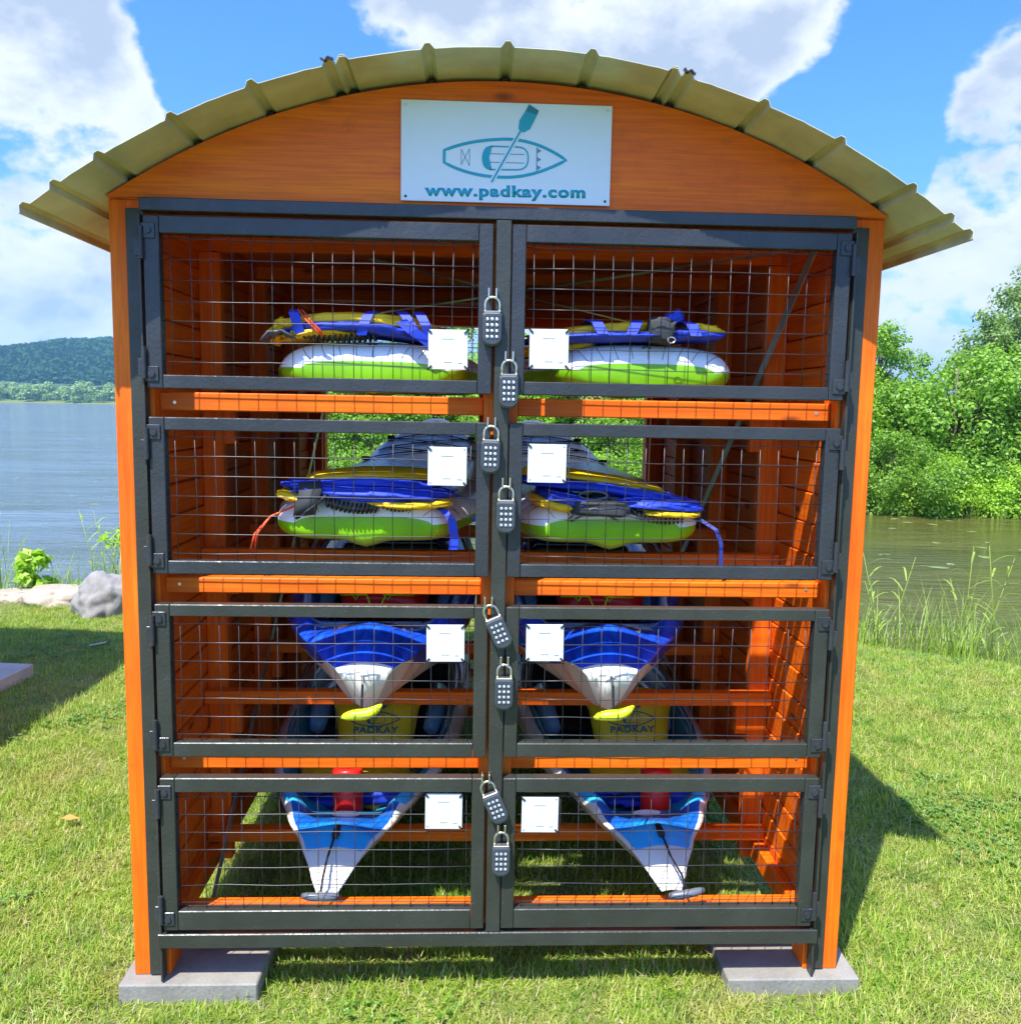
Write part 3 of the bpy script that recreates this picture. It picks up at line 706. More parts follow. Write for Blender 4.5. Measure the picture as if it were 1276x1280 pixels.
MB().box(-.265,.265,-.002,.002,-.122,.122,.0008).build('sign_plate', M_SIGN, sg)
T_, G_, D_, W_, mm = logo(-.0024)
T_.build('logo_print', M_TEAL, sg); G_.build('logo_detail', M_GREY, sg); D_.build('paddle_tip', M_TEALD, sg); W_.build('logo_gap', M_SIGN, sg)
tm = text_mesh('web_address', 'www.padkay.com', .408, .0375, M_TEAL, .045); o = inst('web_address', tm, sg, (mm(626,540)[0], -.0022, mm(626,540)[1]-.0015)); o.rotation_euler.y = -.021*.6
for x in (-.253,.253):
    for z in (-.111,.110): MB().tube([(x,-.002,z),(x,-.0040,z)], [.0035,.0028], 10).build('sign_screw', M_STEEL if z > 0 else M_BLACK, sg)

# cards tied to the mesh
CARDS = {(0,-1):(-.139,1.795), (0,1):(.121,1.8015), (1,-1):(-.138,1.4945), (1,1):(.1225,1.506), (2,-1):(-.1385,1.021), (2,1):(.1275,1.024), (3,-1):(-.139,.5495), (3,1):(.125,.539)}
for (row, side), (cx, cz) in CARDS.items():
    lab = {-1:'left', 1:'right'}[side]
    c = thing('card', f"small square white card tied to the {WORD[row]} {lab} mesh door", 'card', (cx, -.0385, cz), 0, 'square white cards tied to the doors')
    c.rotation_euler.y = -.004+.01*(row % 2)
    rr = random.Random(row*7+side)
    MB().box(-.0505,.0505,-.0015,.0015,-.0505,.0505,.0006).build('card_plate', M_CARD, c)
    pr = MB()
    def dash(x0, x1, z, h):
        x = x0
        while x < x1: 
            w_ = rr.uniform(.0010,.0022); pr.box(x, x+w_, -.0018, -.0014, z-h*rr.uniform(.6,1), z+h*rr.uniform(.6,1)); x += w_+.0007
    dash(-.016,.014,.0265,.0010); dash(-.010,.010,-.0325,.0010); dash(.026,.036,-.0345,.0012)
    o = pr.build('card_print', M_PRINT, c); o['kind'] = 'stuff'
    for qx in (-1, 1):
        for qz in (-1, 1):
            if (row, side, qx, qz) in ((1,-1,1,1),(1,-1,-1,-1),(1,1,-1,-1),(3,-1,-1,-1),(1,1,1,1),(3,1,1,1),(3,1,-1,-1)):
                MB().tube([(qx*.044,-.0014,qz*.044),(qx*.044,-.0019,qz*.044)], .0018, 8).build('card_hole', M_BLACK, c); continue
            MB().strip([(qx*.042,-.0030,qz*.041),(qx*.049,-.0045,qz*.048),(qx*.053,.004,qz*.052)], (.0030*qz,0,-.0030*qx), .0015).build('cable_tie', M_BLACK, c)

# ------------------------------------------------------------------ kayaks
def smooth(a, b, x): t = min(1, max(0, (x-a)/(b-a))); return t*t*(3-2*t)
def lerp_tab(tab, s):
    for (a,b),(c,d) in zip(tab, tab[1:]):
        if s <= c: t = (s-a)/(c-a); t = t*t*(3-2*t)*.5+t*.5; return b+(d-b)*t
    return tab[-1][1]
KW = [(0,.030),(.05,.056),(.14,.102),(.26,.172),(.38,.226),(.55,.285),(.85,.335),(1.3,.365),(1.8,.34),(2.2,.24),(2.45,.11),(2.58,.02)]
KK = [(0,.012),(.12,.0),(.35,0),(2.1,0),(2.4,.05),(2.58,.14)]
KG = [(0,.030),(.05,.058),(.12,.094),(.28,.135),(.42,.160),(.8,.20),(1.4,.235),(2.0,.26),(2.4,.30),(2.58,.32)]
def ksurf(y, u, oc):
    """deck height at station y and across-fraction u"""
    g = lerp_tab(KG, y); a = abs(u); q_ = 1-smooth(.05,.75,y)
    if not oc: g += .095*q_+.035+.035*(1-smooth(0,.12,y))
    rim = .020*math.exp(-((a-.88)/.11)**2)*smooth(.20,.34,y)*(1-smooth(1.9,2.2,y))
    ear = .022*math.exp(-((a-.80)/.18)**2)*math.exp(-((y-.335)/.04)**2)
    crown = (.018 if oc else .045)*(1-u*u)*(1-smooth(.15,.34,y))*(.3+.7*smooth(0,.1,y)) + .05*(1-u*u)*smooth(2.0,2.3,y)
    hump = .020*math.exp(-(u/.55)**2)*math.exp(-((y-.175)/.035)**2)
    if oc: hole = (1-smooth(.66,.82,a))*smooth(.350,.385,y)*(1-smooth(1.75,1.95,y))*.165
    else: hole = (1-smooth(.5,.78,a))*smooth(.40,.5,y)*(1-smooth(1.75,1.95,y))*.15
    hole = min(hole, .88*(g-lerp_tab(KK, y))*max(0., 1-a)**.55)
    scoop = .034*(1-smooth(.50,.74,a))*smooth(.22,.33,y)*(1-smooth(.35,.385,y)) if oc else 0.
    rib = .0025*math.cos(y*110+a*2)*(1-a)*smooth(.2,.26,y)*(1-smooth(.34,.37,y))
    return g+rim+ear+crown+hump-hole-scoop+rib
def kayak(name_label, loc, rz, pitch, deck, open_cockpit, group, mirror=1):
    K = thing('kayak', name_label, 'kayak', loc, rz, group); K.rotation_euler.x = pitch
    ns, nh, nd = 84, 12, 30; rows = []; mb = MB(); vs = []; fs = []; mi = []
    ts = [2.58*((i/(ns-1))**1.25) for i in range(ns)]
    for y in ts:
        w_, k, g = lerp_tab(KW, y), lerp_tab(KK, y), lerp_tab(KG, y); bw = smooth(0, .9, y)*(1-smooth(2.0,2.58,y))
        if not open_cockpit: q_ = 1-smooth(.05,.75,y); w_ = w_*(1+.32*q_)+.030*(1-smooth(0,.35,y)); g += .095*q_+.035+.035*(1-smooth(0,.12,y)); k += .058*(1-smooth(0,.6,y))
        ring = []
        def hull(t, sd):      # t 0 gunwale -> 1 keel
            xv = .60*(1-t)**1.25+.40*(1-t**4)**.5 if t < 1 else 0; xr = (1-t**3.2)**.55; a = xv*(1-bw)+xr*bw
            if bw < .2: a = max(a, 0) + .0
            yy = y + (.0 if y > .12 else (.06*t*(1-y/.12)))
            return (sd*w_*a if t < 1 else 0, yy, g-(g-k)*t)
        for i in range(nh): ring.append(hull(i/nh, -1))
        for i in range(nh+1): ring.append(hull(1-i/nh, 1))
        for j in range(1, nd):
            u = 1-2*j/nd; ring.append((w_*u, y, ksurf(y, u, open_cockpit)))
        rows.append(ring)
    m = len(rows[0])
    for r_ in rows: vs += r_
    for i in range(ns-1):
        for j in range(m):
            fs.append((i*m+j, i*m+(j+1) % m, (i+1)*m+(j+1) % m, (i+1)*m+j)); mi.append(0)
    fs.append(tuple(range(m))); mi.append(0); fs.append(tuple((ns-1)*m+j for j in range(m))); mi.append(0)
    mb.v = vs; mb.f = fs; mb.mi = mi
    hull = mb.build('hull', [deck], K, True); A1 = []; A2 = []
    for y in ts:
        for j in range(m):
            if j <= 2*nh:
                h_ = min(j, 2*nh-j)/nh; A1.append(-1. if open_cockpit or y < .01 else (.46*smooth(.03,.26,y)-h_)*8); A2.append(-1.)
            else:
                u_ = abs(1-2*(j-2*nh)/nd)
                A1.append(min((y-.115)*40, (.90-u_)*25) if open_cockpit else (y-.02)*40)
                A2.append(min((y-.305)*60, (.385-y)*60, max((u_-.62)*10, (y-.342)*60)) if open_cockpit else -1.)
    for nm_, A_ in (('deck_paint', A1), ('rim_paint', A2)):
        at_ = hull.data.attributes.new(nm_, 'FLOAT', 'POINT'); at_.data.foreach_set('value', np.array(A_, dtype=np.float32))
    top = lambda x, y, dz=0: (x, y, lerp_tab(KG, y)+dz)
    return K
def toggle_handle(K, tilt, neon=False, dx=0.):
    e_ = .115 if neon else 0.; MB().tube([(0,.155,.142+e_),(-.004+dx*.3,.05,.112+e_),(dx*.7,-.010,.085+e_*.7),(dx,-.022,.050 if not neon else .10)], .0035, 6).build('handle_cord', M_BLACK, K)
    MB().box(-.009,.009,.125,.185,.128+e_,.148+e_,.003).build('cord_pad_eye', M_BLACK, K)
    if not neon:
        c, s = math.cos(tilt), math.sin(tilt); n_ = 9
        mb = MB().tube([(dx+c*.052*(2*i/(n_-1)-1), -.026-.006*(1-(2*i/(n_-1)-1)**2), .040+s*.052*(2*i/(n_-1)-1)) for i in range(n_)], [.007,.0105,.0115,.0115,.0125,.0115,.0115,.0105,.007], 10)
        mb.build('toggle_grip', M_DKRUB, K, True)
    else:
        n_ = 11; pts = []; rs = []
        for i in range(n_):
            u = 2*i/(n_-1)-1; pts.append((dx+.055*u, -.030, .088+.018*u*abs(u)+.010*u*u)); rs.append(.003+.0125*(1-u*u)**.6)
        MB().tube(pts, rs, 10).build('toggle_grip', M_NEON, K, True)
KGRP = 'sit-in kayaks stored bow outward on the lower shelves'
k4l = kayak('blue and teal kayak with white hull on the bottom left shelf, red bottle in cockpit', (-.470,.030,.240), R(-1.6), R(0), M_KDECK, True, None)
k4r = kayak('blue and teal kayak with white hull on the bottom right shelf, red bottle in cockpit', (.518,.035,.240), R(2.6), R(0), M_KDECK, True, None)
k3l = kayak('royal blue kayak with white keel and neon bow grip on the third left shelf', (-.362,.02,.725), R(2.0), R(.5), M_KDECK2, False, None)
k3r = kayak('royal blue kayak with white keel and neon bow grip on the third right shelf', (.318,.02,.725), R(-3.0), R(.5), M_KDECK2, False, None)
toggle_handle(k4l, .0, dx=-.012); toggle_handle(k4r, .16, dx=.035); toggle_handle(k3l, 0, True, -.005); toggle_handle(k3r, 0, True, .008)
def crescent(K):      # dark crescent laid on the fore deck, its colour the grab recess's shade
    mb = MB(); n_ = 16; P = []; Q = []
    for i in range(n_+1):
        u = 2*i/n_-1; x = .105*u; y = .235-.045*u*u
        z = ksurf(y, x/(lerp_tab(KW,y)*1.30), False)+.004
        th = .016*(1-u*u); P.append((x, y-th, z-.002)); Q.append((x, y+th*.8, z+.004))
    vs = P+Q+[(a,b,c-.012) for a,b,c in P]+[(a,b,c-.012) for a,b,c in Q]; n = n_+1; fs = []
    for i in range(n_): fs += [(i,i+1,n+i+1,n+i),(2*n+i,3*n+i,3*n+i+1,2*n+i+1),(i,2*n+i,2*n+i+1,i+1),(n+i,n+i+1,3*n+i+1,3*n+i)]
    fs += [(0,n,3*n,2*n),(n_,2*n+n_,3*n+n_,n+n_)]
    mb.add(vs, fs).build('grab_recess_shade', plain('recess_shade', (.045,.016,.010), .6), K, True)
for K in (k3l, k3r): crescent(K)
for K in (k4l, k4r):   # oval hatch badge and scupper slots
    n_ = 20; P = [(.045*math.cos(2*PI*i/n_), .315+.010*math.sin(2*PI*i/n_), .116+.003*math.sin(2*PI*i/n_)) for i in range(n_)]
    MB().add(P+[(x,y,z+.004) for x,y,z in P], [tuple(range(n_))[::-1], tuple(range(n_,2*n_))]+[(i,(i+1)%n_,n_+(i+1)%n_,n_+i) for i in range(n_)]).build('oval_badge', M_SUPTOP, K)
    for sx in (-1, 1):
        MB().tube([(sx*(lerp_tab(KW,y)-.004), y, lerp_tab(KG,y)-.03) for y in (.34,.40,.46)], .006, 6).build('side_slot', M_BLACK, K)
# seats with silver frames and moulded side bolsters
def seat(K, y, col):
    o = MB().box(-.20,.20,y,y+.045,.12,.34,.012).build('seat_back', M_BLACK, K)
    MB().box(-.19,.19,y-.34,y-.005,.09,.125,.012).build('seat_cushion', col, K)
    for sx in (-1,1):
        MB().tube([(sx*.30,y-.42,.20),(sx*.29,y-.25,.30),(sx*.25,y-.06,.37),(sx*.20,y+.02,.36)], .009, 8).build('seat_frame', M_GALV, K, True)
        MB().tube([(sx*.325,y-.44,.215),(sx*.32,y-.26,.315),(sx*.285,y-.05,.39)], .007, 8).build('seat_frame', M_GALV, K, True)
        MB().tube([(sx*.22,y-.5,.165),(sx*.235,y-.34,.190),(sx*.225,y-.15,.190),(sx*.19,y-.02,.17)], [.03,.045,.045,.03], 12).build('thigh_bolster', M_KDECK, K, True)
for K in (k4l, k4r): seat(K, 1.45, M_BLACK)
for K in (k3l, k3r): seat(K, 1.30, M_BLACK)
# chartreuse bungee on the row three decks
for K in (k3l, k3r):
    MB().tube([(-.12,.50,.30),(-.03,.44,.315),(-.016,.41,.285),(-.008,.395,.262),(.008,.395,.262),(.016,.41,.285),(.03,.44,.315),(.12,.5,.30)], .0030, 6).build('bungee_cord', M_NEON, K, True)

# ------------------------------------------------------------------ paddle boards (two upper rows)
BW = [(0,.235),(.10,.262),(.35,.315),(.9,.375),(1.6,.37),(2.1,.29),(2.4,.19),(2.6,.07),(2.66,.015)]
def rocker(y): return .20*smooth(1.55, 2.75, y)**1.25
def board_frame(y):
    e = math.sqrt(max(0, 1-(1-min(1, y/.055))**2)); n = math.sqrt(max(0, 1-(max(0, y-2.54)/.125)**2))
    return lerp_tab(BW, y)*(.80+.20*e)*(.3+.7*n), (.30+.70*e)*(.4+.6*n), rocker(y)
def board_pt(y, u, top=True, lift=0.):
    w_, th, rk = board_frame(y); a = abs(u); q = (1-a**(4.5 if top else 7))**.5 if a < 1 else 0
    zs = .062                    # seam height
    if top: z = zs + (.066*q + .010*(1-a*a))*th
    else:
        keel = .020*math.exp(-(u/.17)**2)*(1-smooth(.3,.9,y)); z = zs - (.050*q + keel)*(.35+.65*th)
    return (w_*u, y, z+rk+lift)
def board(label, loc, rz, pitch=0.):
    B = thing('paddle_board', label, 'paddle board', loc, rz); B.rotation_euler.x = pitch
    ns, nu = 60, 30; ts = [.055*(i/6)**1.6 for i in range(6)]+[.055+(2.66-.055)*(i/(ns-7)) for i in range(ns-6)]; vs = []; fs = []; mi = []
    us = [math.sin(PI*(j/nu-.5))*.999 for j in range(nu+1)]
    for y in ts:
        for u in us: vs.append(board_pt(y, u, True))
        for u in us[-2:0:-1]: vs.append(board_pt(y, u, False))
    m = 2*nu
    for i in range(len(ts)-1):
        for j in range(m): fs.append((i*m+j, i*m+(j+1) % m, (i+1)*m+(j+1) % m, (i+1)*m+j)); mi.append((2 if ts[i] < .13 else 1) if j < nu else 0)
    fs.append(tuple(range(m))); mi.append(0); fs.append(tuple((len(ts)-1)*m+j for j in range(m))); mi.append(0)
    mb = MB(); mb.v = vs; mb.f = fs; mb.mi = mi; mb.build('board_body', [M_GREEN, M_SUPDECK, M_SUPTOP], B, True)
    ln = MB()       # moulded contour grooves across the rounded tail
    for k in range(9):
        u0 = -.82+k*.205; pts = []
        for i in range(11): t = i/10; pts.append(board_pt(.0015+.10*t**1.6, max(-.98, min(.98, u0+.16*t*t)), True, .0002))
        ln.tube(pts, .0010, 5)
    for y in (.030, .075): ln.tube([board_pt(y+.02*abs(u)**2, u, True, .0005) for u in [(-.95+1.9*i/24) for i in range(25)]], .0011, 5)
    ln.build('groove_line', M_LINE, B, True)
    bn = MB()
    for (ya, yb) in ((1.80,2.00),(1.98,2.16),(2.14,2.30)):
        for s_ in (-1, 1): bn.tube([board_pt(ya+(yb-ya)*(i/8), s_*(.80-1.5*i/8), True, .006) for i in range(9)], .003, 5)
    bn.build('deck_bungee', M_BLACK, B, True)
    for yy, uu in ((2.40,0.),(1.80,.82),(1.80,-.82),(2.2,.8),(2.2,-.8)):
        p = board_pt(yy, uu); MB().box(p[0]-.02,p[0]+.02,p[1]-.012,p[1]+.012,p[2],p[2]+.018,.004).build('deck_fitting', M_BLACK, B)
    p = board_pt(.02, 0, True); MB().tube([(p[0]-.012,p[1],p[2]+.001),(p[0],p[1]-.002,p[2]+.008),(p[0]+.012,p[1],p[2]+.001)], .002, 6).build('tail_ring', M_DKGREY, B)
    return B
b1l = board('white and lime green paddle board under a life vest on the top left shelf', (-.345,.065,1.682), R(1.5), R(.2))
b1r = board('white and lime green paddle board under a life vest on the top right shelf', (.400,.070,1.690), R(3.2), R(.2))
b2l = board('white and lime green paddle board with grey bungee deck on the second left shelf', (-.370,.075,1.262), R(-2.0))
b2r = board('white and lime green paddle board with grey bungee deck on the second right shelf', (.320,.075,1.262), R(1.5))

# ------------------------------------------------------------------ soft gear
def pillow(mb, c, s, rz=0., ry=0., bend=0., pw=2.6, wr=.10, seed=0, rx=0., taper=0.):
    nu, nv = 36, 18; vs = []; fs = []
    Mt = Matrix.Translation(c) @ Matrix.Rotation(rz,4,'Z') @ Matrix.Rotation(ry,4,'Y') @ Matrix.Rotation(rx,4,'X')
    def sp(v): return math.copysign(abs(v)**(2/pw), v)
    for i in range(nv+1):
        ph = -PI/2+PI*i/nv
        for j in range(nu):
            th = 2*PI*j/nu; x = sp(math.cos(ph))*sp(math.cos(th)); y = sp(math.cos(ph))*sp(math.sin(th)); z = sp(math.sin(ph))
            k = 1+wr*nz(x*2.3+seed, y*2.3, z*2+seed*.7) + .8*wr*nz(x*8+seed, y*3, z*4)+.5*wr*nz(x*17+seed, y*9, z*7)
            sy = 1-taper*x
            vs.append(Mt @ Vector((x*s[0]*k, y*s[1]*k*sy, z*s[2]*k*sy - bend*x*x)))
    for i in range(nv):
        for j in range(nu): fs.append((i*nu+j, i*nu+(j+1) % nu, (i+1)*nu+(j+1) % nu, (i+1)*nu+j))
    return mb.add(vs, fs)
def part(name, mat, parent, f, smooth_=True):
    mb = MB(); f(mb); return mb.build(name, mat, parent, smooth_)
def coil(mb, a, b, r, turns, wr=.003):
    a, b = Vector(a), Vector(b); d = (b-a); n = turns*9; q = d.orthogonal().normalized(); p = d.normalized().cross(q)
    mb.tube([a+d*(i/n)+(q*math.cos(2*PI*i/9)+p*math.sin(2*PI*i/9))*r + Vector((0,0,-.01*math.sin(PI*i/n))) for i in range(n+1)], wr, 5)
# row 1 left vest
v = thing('life_vest', 'yellow and blue life vest with a red cord lying on the top left board', 'life vest', (0,0,0))
part('yellow_panel', M_YEL, v, lambda m: pillow(m, (-.400,.20,1.878), (.235,.15,.021), 0,-.02,.028,3.2,.14,1))
part('blue_panel', M_BLUE, v, lambda m: pillow(m, (-.400,.18,1.856), (.205,.148,.017), 0,.02,.022,3.2,.12,2))
part('yellow_flap', M_YEL, v, lambda m: pillow(m, (-.485,.15,1.842), (.115,.11,.015), .1,-.08,.01,2.8,.18,3))
part('yellow_flap', M_YEL, v, lambda m: pillow(m, (-.612,.17,1.848), (.020,.10,.036), .2,.35,0.,2.6,.2,5))
for x0, x1 in ((-.555,-.530),(-.345,-.370),(-.270,-.225),(-.225,-.190)):
    part('webbing_strap', M_BLUE, v, lambda m, x0=x0, x1=x1: m.strip([(x0,.24,1.902),(x0,.10,1.901),(x0+(x1-x0)*.3,.045,1.888),(x0+(x1-x0)*.7,.032,1.862),(x1,.040,1.833)], (.027,0,0), .003), False)
part('webbing_strap', M_BLUE, v, lambda m: m.strip([(-.265,.035,1.872),(-.235,.030,1.846),(-.185,.036,1.812)], (.026,0,.012), .003), False)
part('red_cord', M_REDCORD, v, lambda m: [m.tube([(-.537+d,.05,1.897),(-.512+d,.026,1.868),(-.486+d,.028,1.842),(-.472,.034,1.830)], .0026, 6) for d in (0,.010)])
l = thing('leash', 'black coiled leash lying on the top left board below the vest', 'leash')
part('coil', M_BLACK, l, lambda m: coil(m, (-.530,.060,1.836), (-.330,.066,1.833), .012, 14))
part('ankle_cuff', M_DKRUB, l, lambda m: [m.strip([(-.635+.012*k,.06,1.812+.006*k),(-.610+.01*k,.045,1.836),(-.575,.05,1.840),(-.545-.01*k,.06,1.822)], (0,.05,.0), .006) for k in range(3)])
# row 1 right vest
v = thing('life_vest', 'blue and yellow life vest with a black buckle block on the top right board', 'life vest')
part('yellow_panel', M_YEL, v, lambda m: pillow(m, (.270,.20,1.866), (.190,.13,.019), 0,-.11,.004,3.,.12,11))
part('blue_panel', M_BLUE, v, lambda m: pillow(m, (.300,.17,1.846), (.230,.135,.015), 0,-.03,.004,3.,.12,12))
part('yellow_panel', M_YEL, v, lambda m: pillow(m, (.555,.16,1.872), (.055,.10,.017), .05,.12,.0,2.8,.14,13))
part('blue_panel', M_BLUE, v, lambda m: pillow(m, (.525,.15,1.856), (.090,.105,.016), .05,.02,.0,2.8,.16,14))
part('yellow_flap', M_YEL, v, lambda m: pillow(m, (.165,.22,1.818), (.110,.12,.014), .0,-.10,.0,3.,.1,15))
for x0, x1 in ((.245,.270),(.372,.345),(.505,.520)):
    part('webbing_strap', M_BLUE, v, lambda m, x0=x0, x1=x1: m.strip([(x0,.24,1.892),(x0,.10,1.892),(x0*.6+x1*.4,.045,1.880),(x1,.030,1.848)], (.030,0,0), .003), False)
part('buckle_block', M_DKGREY, v, lambda m: pillow(m, (.432,.085,1.864), (.034,.05,.033), 0,.15,0,6,.16,16))
part('blue_flap', M_BLUE, v, lambda m: pillow(m, (.468,.10,1.898), (.030,.04,.018), 0,-.5,0,2.8,.2,17))
part('d_ring', M_STEEL, v, lambda m: m.tube([(.452+.010*math.cos(a),.022,1.836+.008*math.sin(a)) for a in [2*PI*i/12 for i in range(12)]], .0022, 6, closed=True))
# row 2 left vest
v = thing('life_vest', 'folded blue vest with yellow trim and black cuff on the second left board', 'life vest')
part('yellow_panel', M_YEL, v, lambda m: pillow(m, (-.360,.30,1.452), (.195,.16,.011), 0,-.01,.010,3.2,.12,21))
part('blue_panel', M_BLUE, v, lambda m: pillow(m, (-.350,.26,1.435), (.185,.16,.016), 0,.02,.012,3.0,.12,22))
part('blue_panel', M_BLUE, v, lambda m: pillow(m, (-.360,.18,1.405), (.238,.15,.022), 0,.05,-.010,3.0,.16,23))
part('yellow_trim', M_YEL, v, lambda m: pillow(m, (-.245,.125,1.380), (.120,.10,.013), 0,.0,-.010,3.2,.14,24))
part('yellow_trim', M_YEL, v, lambda m: pillow(m, (-.555,.13,1.395), (.055,.09,.012), 0,.25,.0,3.,.14,25))
part('buckle', M_BLACK, v, lambda m: m.box(-.375,-.305,.075,.10,1.412,1.424,.003), False)
part('webbing_strap', M_BLUE, v, lambda m: m.strip([(-.19,.10,1.375),(-.150,.055,1.368),(-.128,.042,1.345),(-.120,.038,1.300),(-.122,.036,1.262)], (.024,0,0), .003), False)
part('webbing_strap', M_BLUE, v, lambda m: m.tube([(-.045,.22,1.40),(-.010,.17,1.375),(-.020,.11,1.345),(-.070,.09,1.340)], .008, 8))
l = thing('leash', 'black coiled leash with cuff under the vest on the second left board', 'leash')
part('ankle_cuff', M_DKGREY, l, lambda m: (m.strip([(-.520,.10,1.432),(-.512,.055,1.436),(-.505,.030,1.415),(-.515,.024,1.385),(-.522,.030,1.352)], (.060,0,.008), .010), m.strip([(-.470,.09,1.420),(-.475,.035,1.400),(-.500,.022,1.375),(-.530,.028,1.352)], (.030,0,.02), .008)))
part('coil', M_BLACK, l, lambda m: (coil(m, (-.470,.055,1.388), (-.330,.060,1.372), .013, 12), coil(m, (-.330,.06,1.390), (-.235,.07,1.378), .012, 9)))
c = thing('cord', 'orange red cord hanging off the left edge of the second left board', 'cord')
part('cord_line', M_REDCORD, c, lambda m: [m.tube([(-.44,.16,1.385),(-.55,.09,1.375),(-.618,.055,1.345),(-.650-.006*k,.035,1.300),(-.655-.012*k,.032,1.258)], .003, 6) for k in (0,1)])
# row 2 right vest
v = thing('life_vest', 'folded yellow and blue vest with black cushion on the second right board', 'life vest')
part('yellow_panel', M_YEL, v, lambda m: pillow(m, (.290,.30,1.448), (.220,.16,.013), 0,.13,.015,3.0,.12,31))
part('blue_panel', M_BLUE, v, lambda m: pillow(m, (.310,.26,1.424), (.245,.16,.018), 0,.12,.010,3.0,.14,32))
part('blue_panel', M_BLUE, v, lambda m: pillow(m, (.455,.15,1.388), (.120,.13,.017), 0,.05,.0,3.0,.16,33))
part('yellow_trim', M_YEL, v, lambda m: pillow(m, (.480,.115,1.366), (.085,.10,.010), 0,.04,.0,3.0,.14,34))
part('yellow_trim', M_YEL, v, lambda m: pillow(m, (.160,.16,1.385), (.075,.12,.018), 0,.22,.0,3.0,.14,35))
part('blue_panel', M_BLUE, v, lambda m: pillow(m, (.185,.15,1.400), (.080,.12,.016), 0,.2,.0,3.0,.14,36))
part('buckle', M_DKRUB, v, lambda m: m.tube([(.262+.040*math.cos(a),.075,1.412+.012*math.sin(a)) for a in [2*PI*i/14 for i in range(14)]], .004, 6, closed=True))
part('cushion', M_DKGREY, v, lambda m: pillow(m, (.280,.12,1.378), (.092,.09,.022), 0,.02,.0,5,.14,37))
l = thing('leash', 'grey loop leash and black coil on the second right board', 'leash')
part('loop', M_DKRUB, l, lambda m: (m.tube([(.19,.05,1.345),(.21,.04,1.368),(.26,.035,1.380),(.32,.04,1.372),(.40,.045,1.352),(.46,.05,1.358)], .004, 6), m.tube([(.20,.055,1.342),(.23,.045,1.360),(.29,.04,1.366),(.33,.05,1.345)], .004, 6)))
part('coil', M_BLACK, l, lambda m: coil(m, (.375,.055,1.366), (.515,.065,1.352), .011, 12))
c = thing('strap', 'navy strap hanging off the right edge of the second right board', 'strap')
part('strap_line', M_NAVY, c, lambda m: m.strip([(.50,.12,1.360),(.560,.06,1.350),(.600,.04,1.325),(.615,.036,1.285),(.616,.034,1.215)], (.010,0,.004), .003), False)

# row 4: dry bags, red bottles, vests inside the cockpits
def drybag(label, c, rz, ry, s):
    b = thing('dry_bag', label, 'dry bag', c, rz)
    Mt = Matrix.Rotation(ry, 4, 'Y') @ Matrix.Rotation(R(-32), 4, 'X')
    mb = MB(); nu, nv = 26, 16; vs = []; fs = []
    for i in range(nv+1):
        t = i/nv; z = -s[2]+2*s[2]*t; fl = smooth(.72,1.,t); wx = s[0]*(.62+.22*t+.10*fl); wy = s[1]*(1-.90*fl)*(1-.7*(1-smooth(0,.12,t)))
        for j in range(nu):
            a = 2*PI*j/nu; x = wx*math.copysign(abs(math.cos(a))**.7, math.cos(a)); y = wy*math.sin(a)
            wrk = .006*nz(x*16, z*9, y*4+c[0]*5)+.005*math.sin(x*70+z*30)*smooth(.6,.9,t)*(1-fl)
            vs.append(Mt @ Vector((x, y+(wrk if math.sin(a) < 0 else -wrk), z+.010*math.cos(x*18)*fl)))
    for i in range(nv):
        for j in range(nu): fs.append((i*nu+j, i*nu+(j+1) % nu, (i+1)*nu+(j+1) % nu, (i+1)*nu+j))
    fs += [tuple(range(nu)), tuple(nv*nu+j for j in range(nu))]
    mb.add(vs, fs).build('bag_body', M_DRY, b, True)
    T, G, D, W2, mm = logo(0., .58, 0, 0); O = Matrix.Translation((0,-s[1]-.010,.030))
    inkd = M_TEALD
    for q, nm, mt in ((T,'logo_print',inkd),(D,'paddle_print',M_TEAL)):
        q.v = [tuple(Mt @ (O @ Vector(p))) for p in q.v]; q.build(nm, mt, b)
    me = text_mesh('padkay_print', 'PADKAY', .165, .024, inkd, .03); o = inst('name_print', me, b); o.matrix_local = Mt @ O @ Matrix.Translation((0,0,-.047))
    part('blue_base', M_BLUE, b, lambda m: pillow(m, tuple(Mt @ Vector((0,0,-s[2]-.02))), (s[0]*.78, s[1]*.8, .03), 0,0,0,3,.1,4))
    return b
drybag('yellow dry bag printed with a kayak logo in the bottom left kayak', (-.425,.90,.425), R(4), .02, (.200,.075,.155))
drybag('yellow dry bag printed with a kayak logo in the bottom right kayak', (.545,.90,.430), R(-4), -.05, (.200,.075,.155))
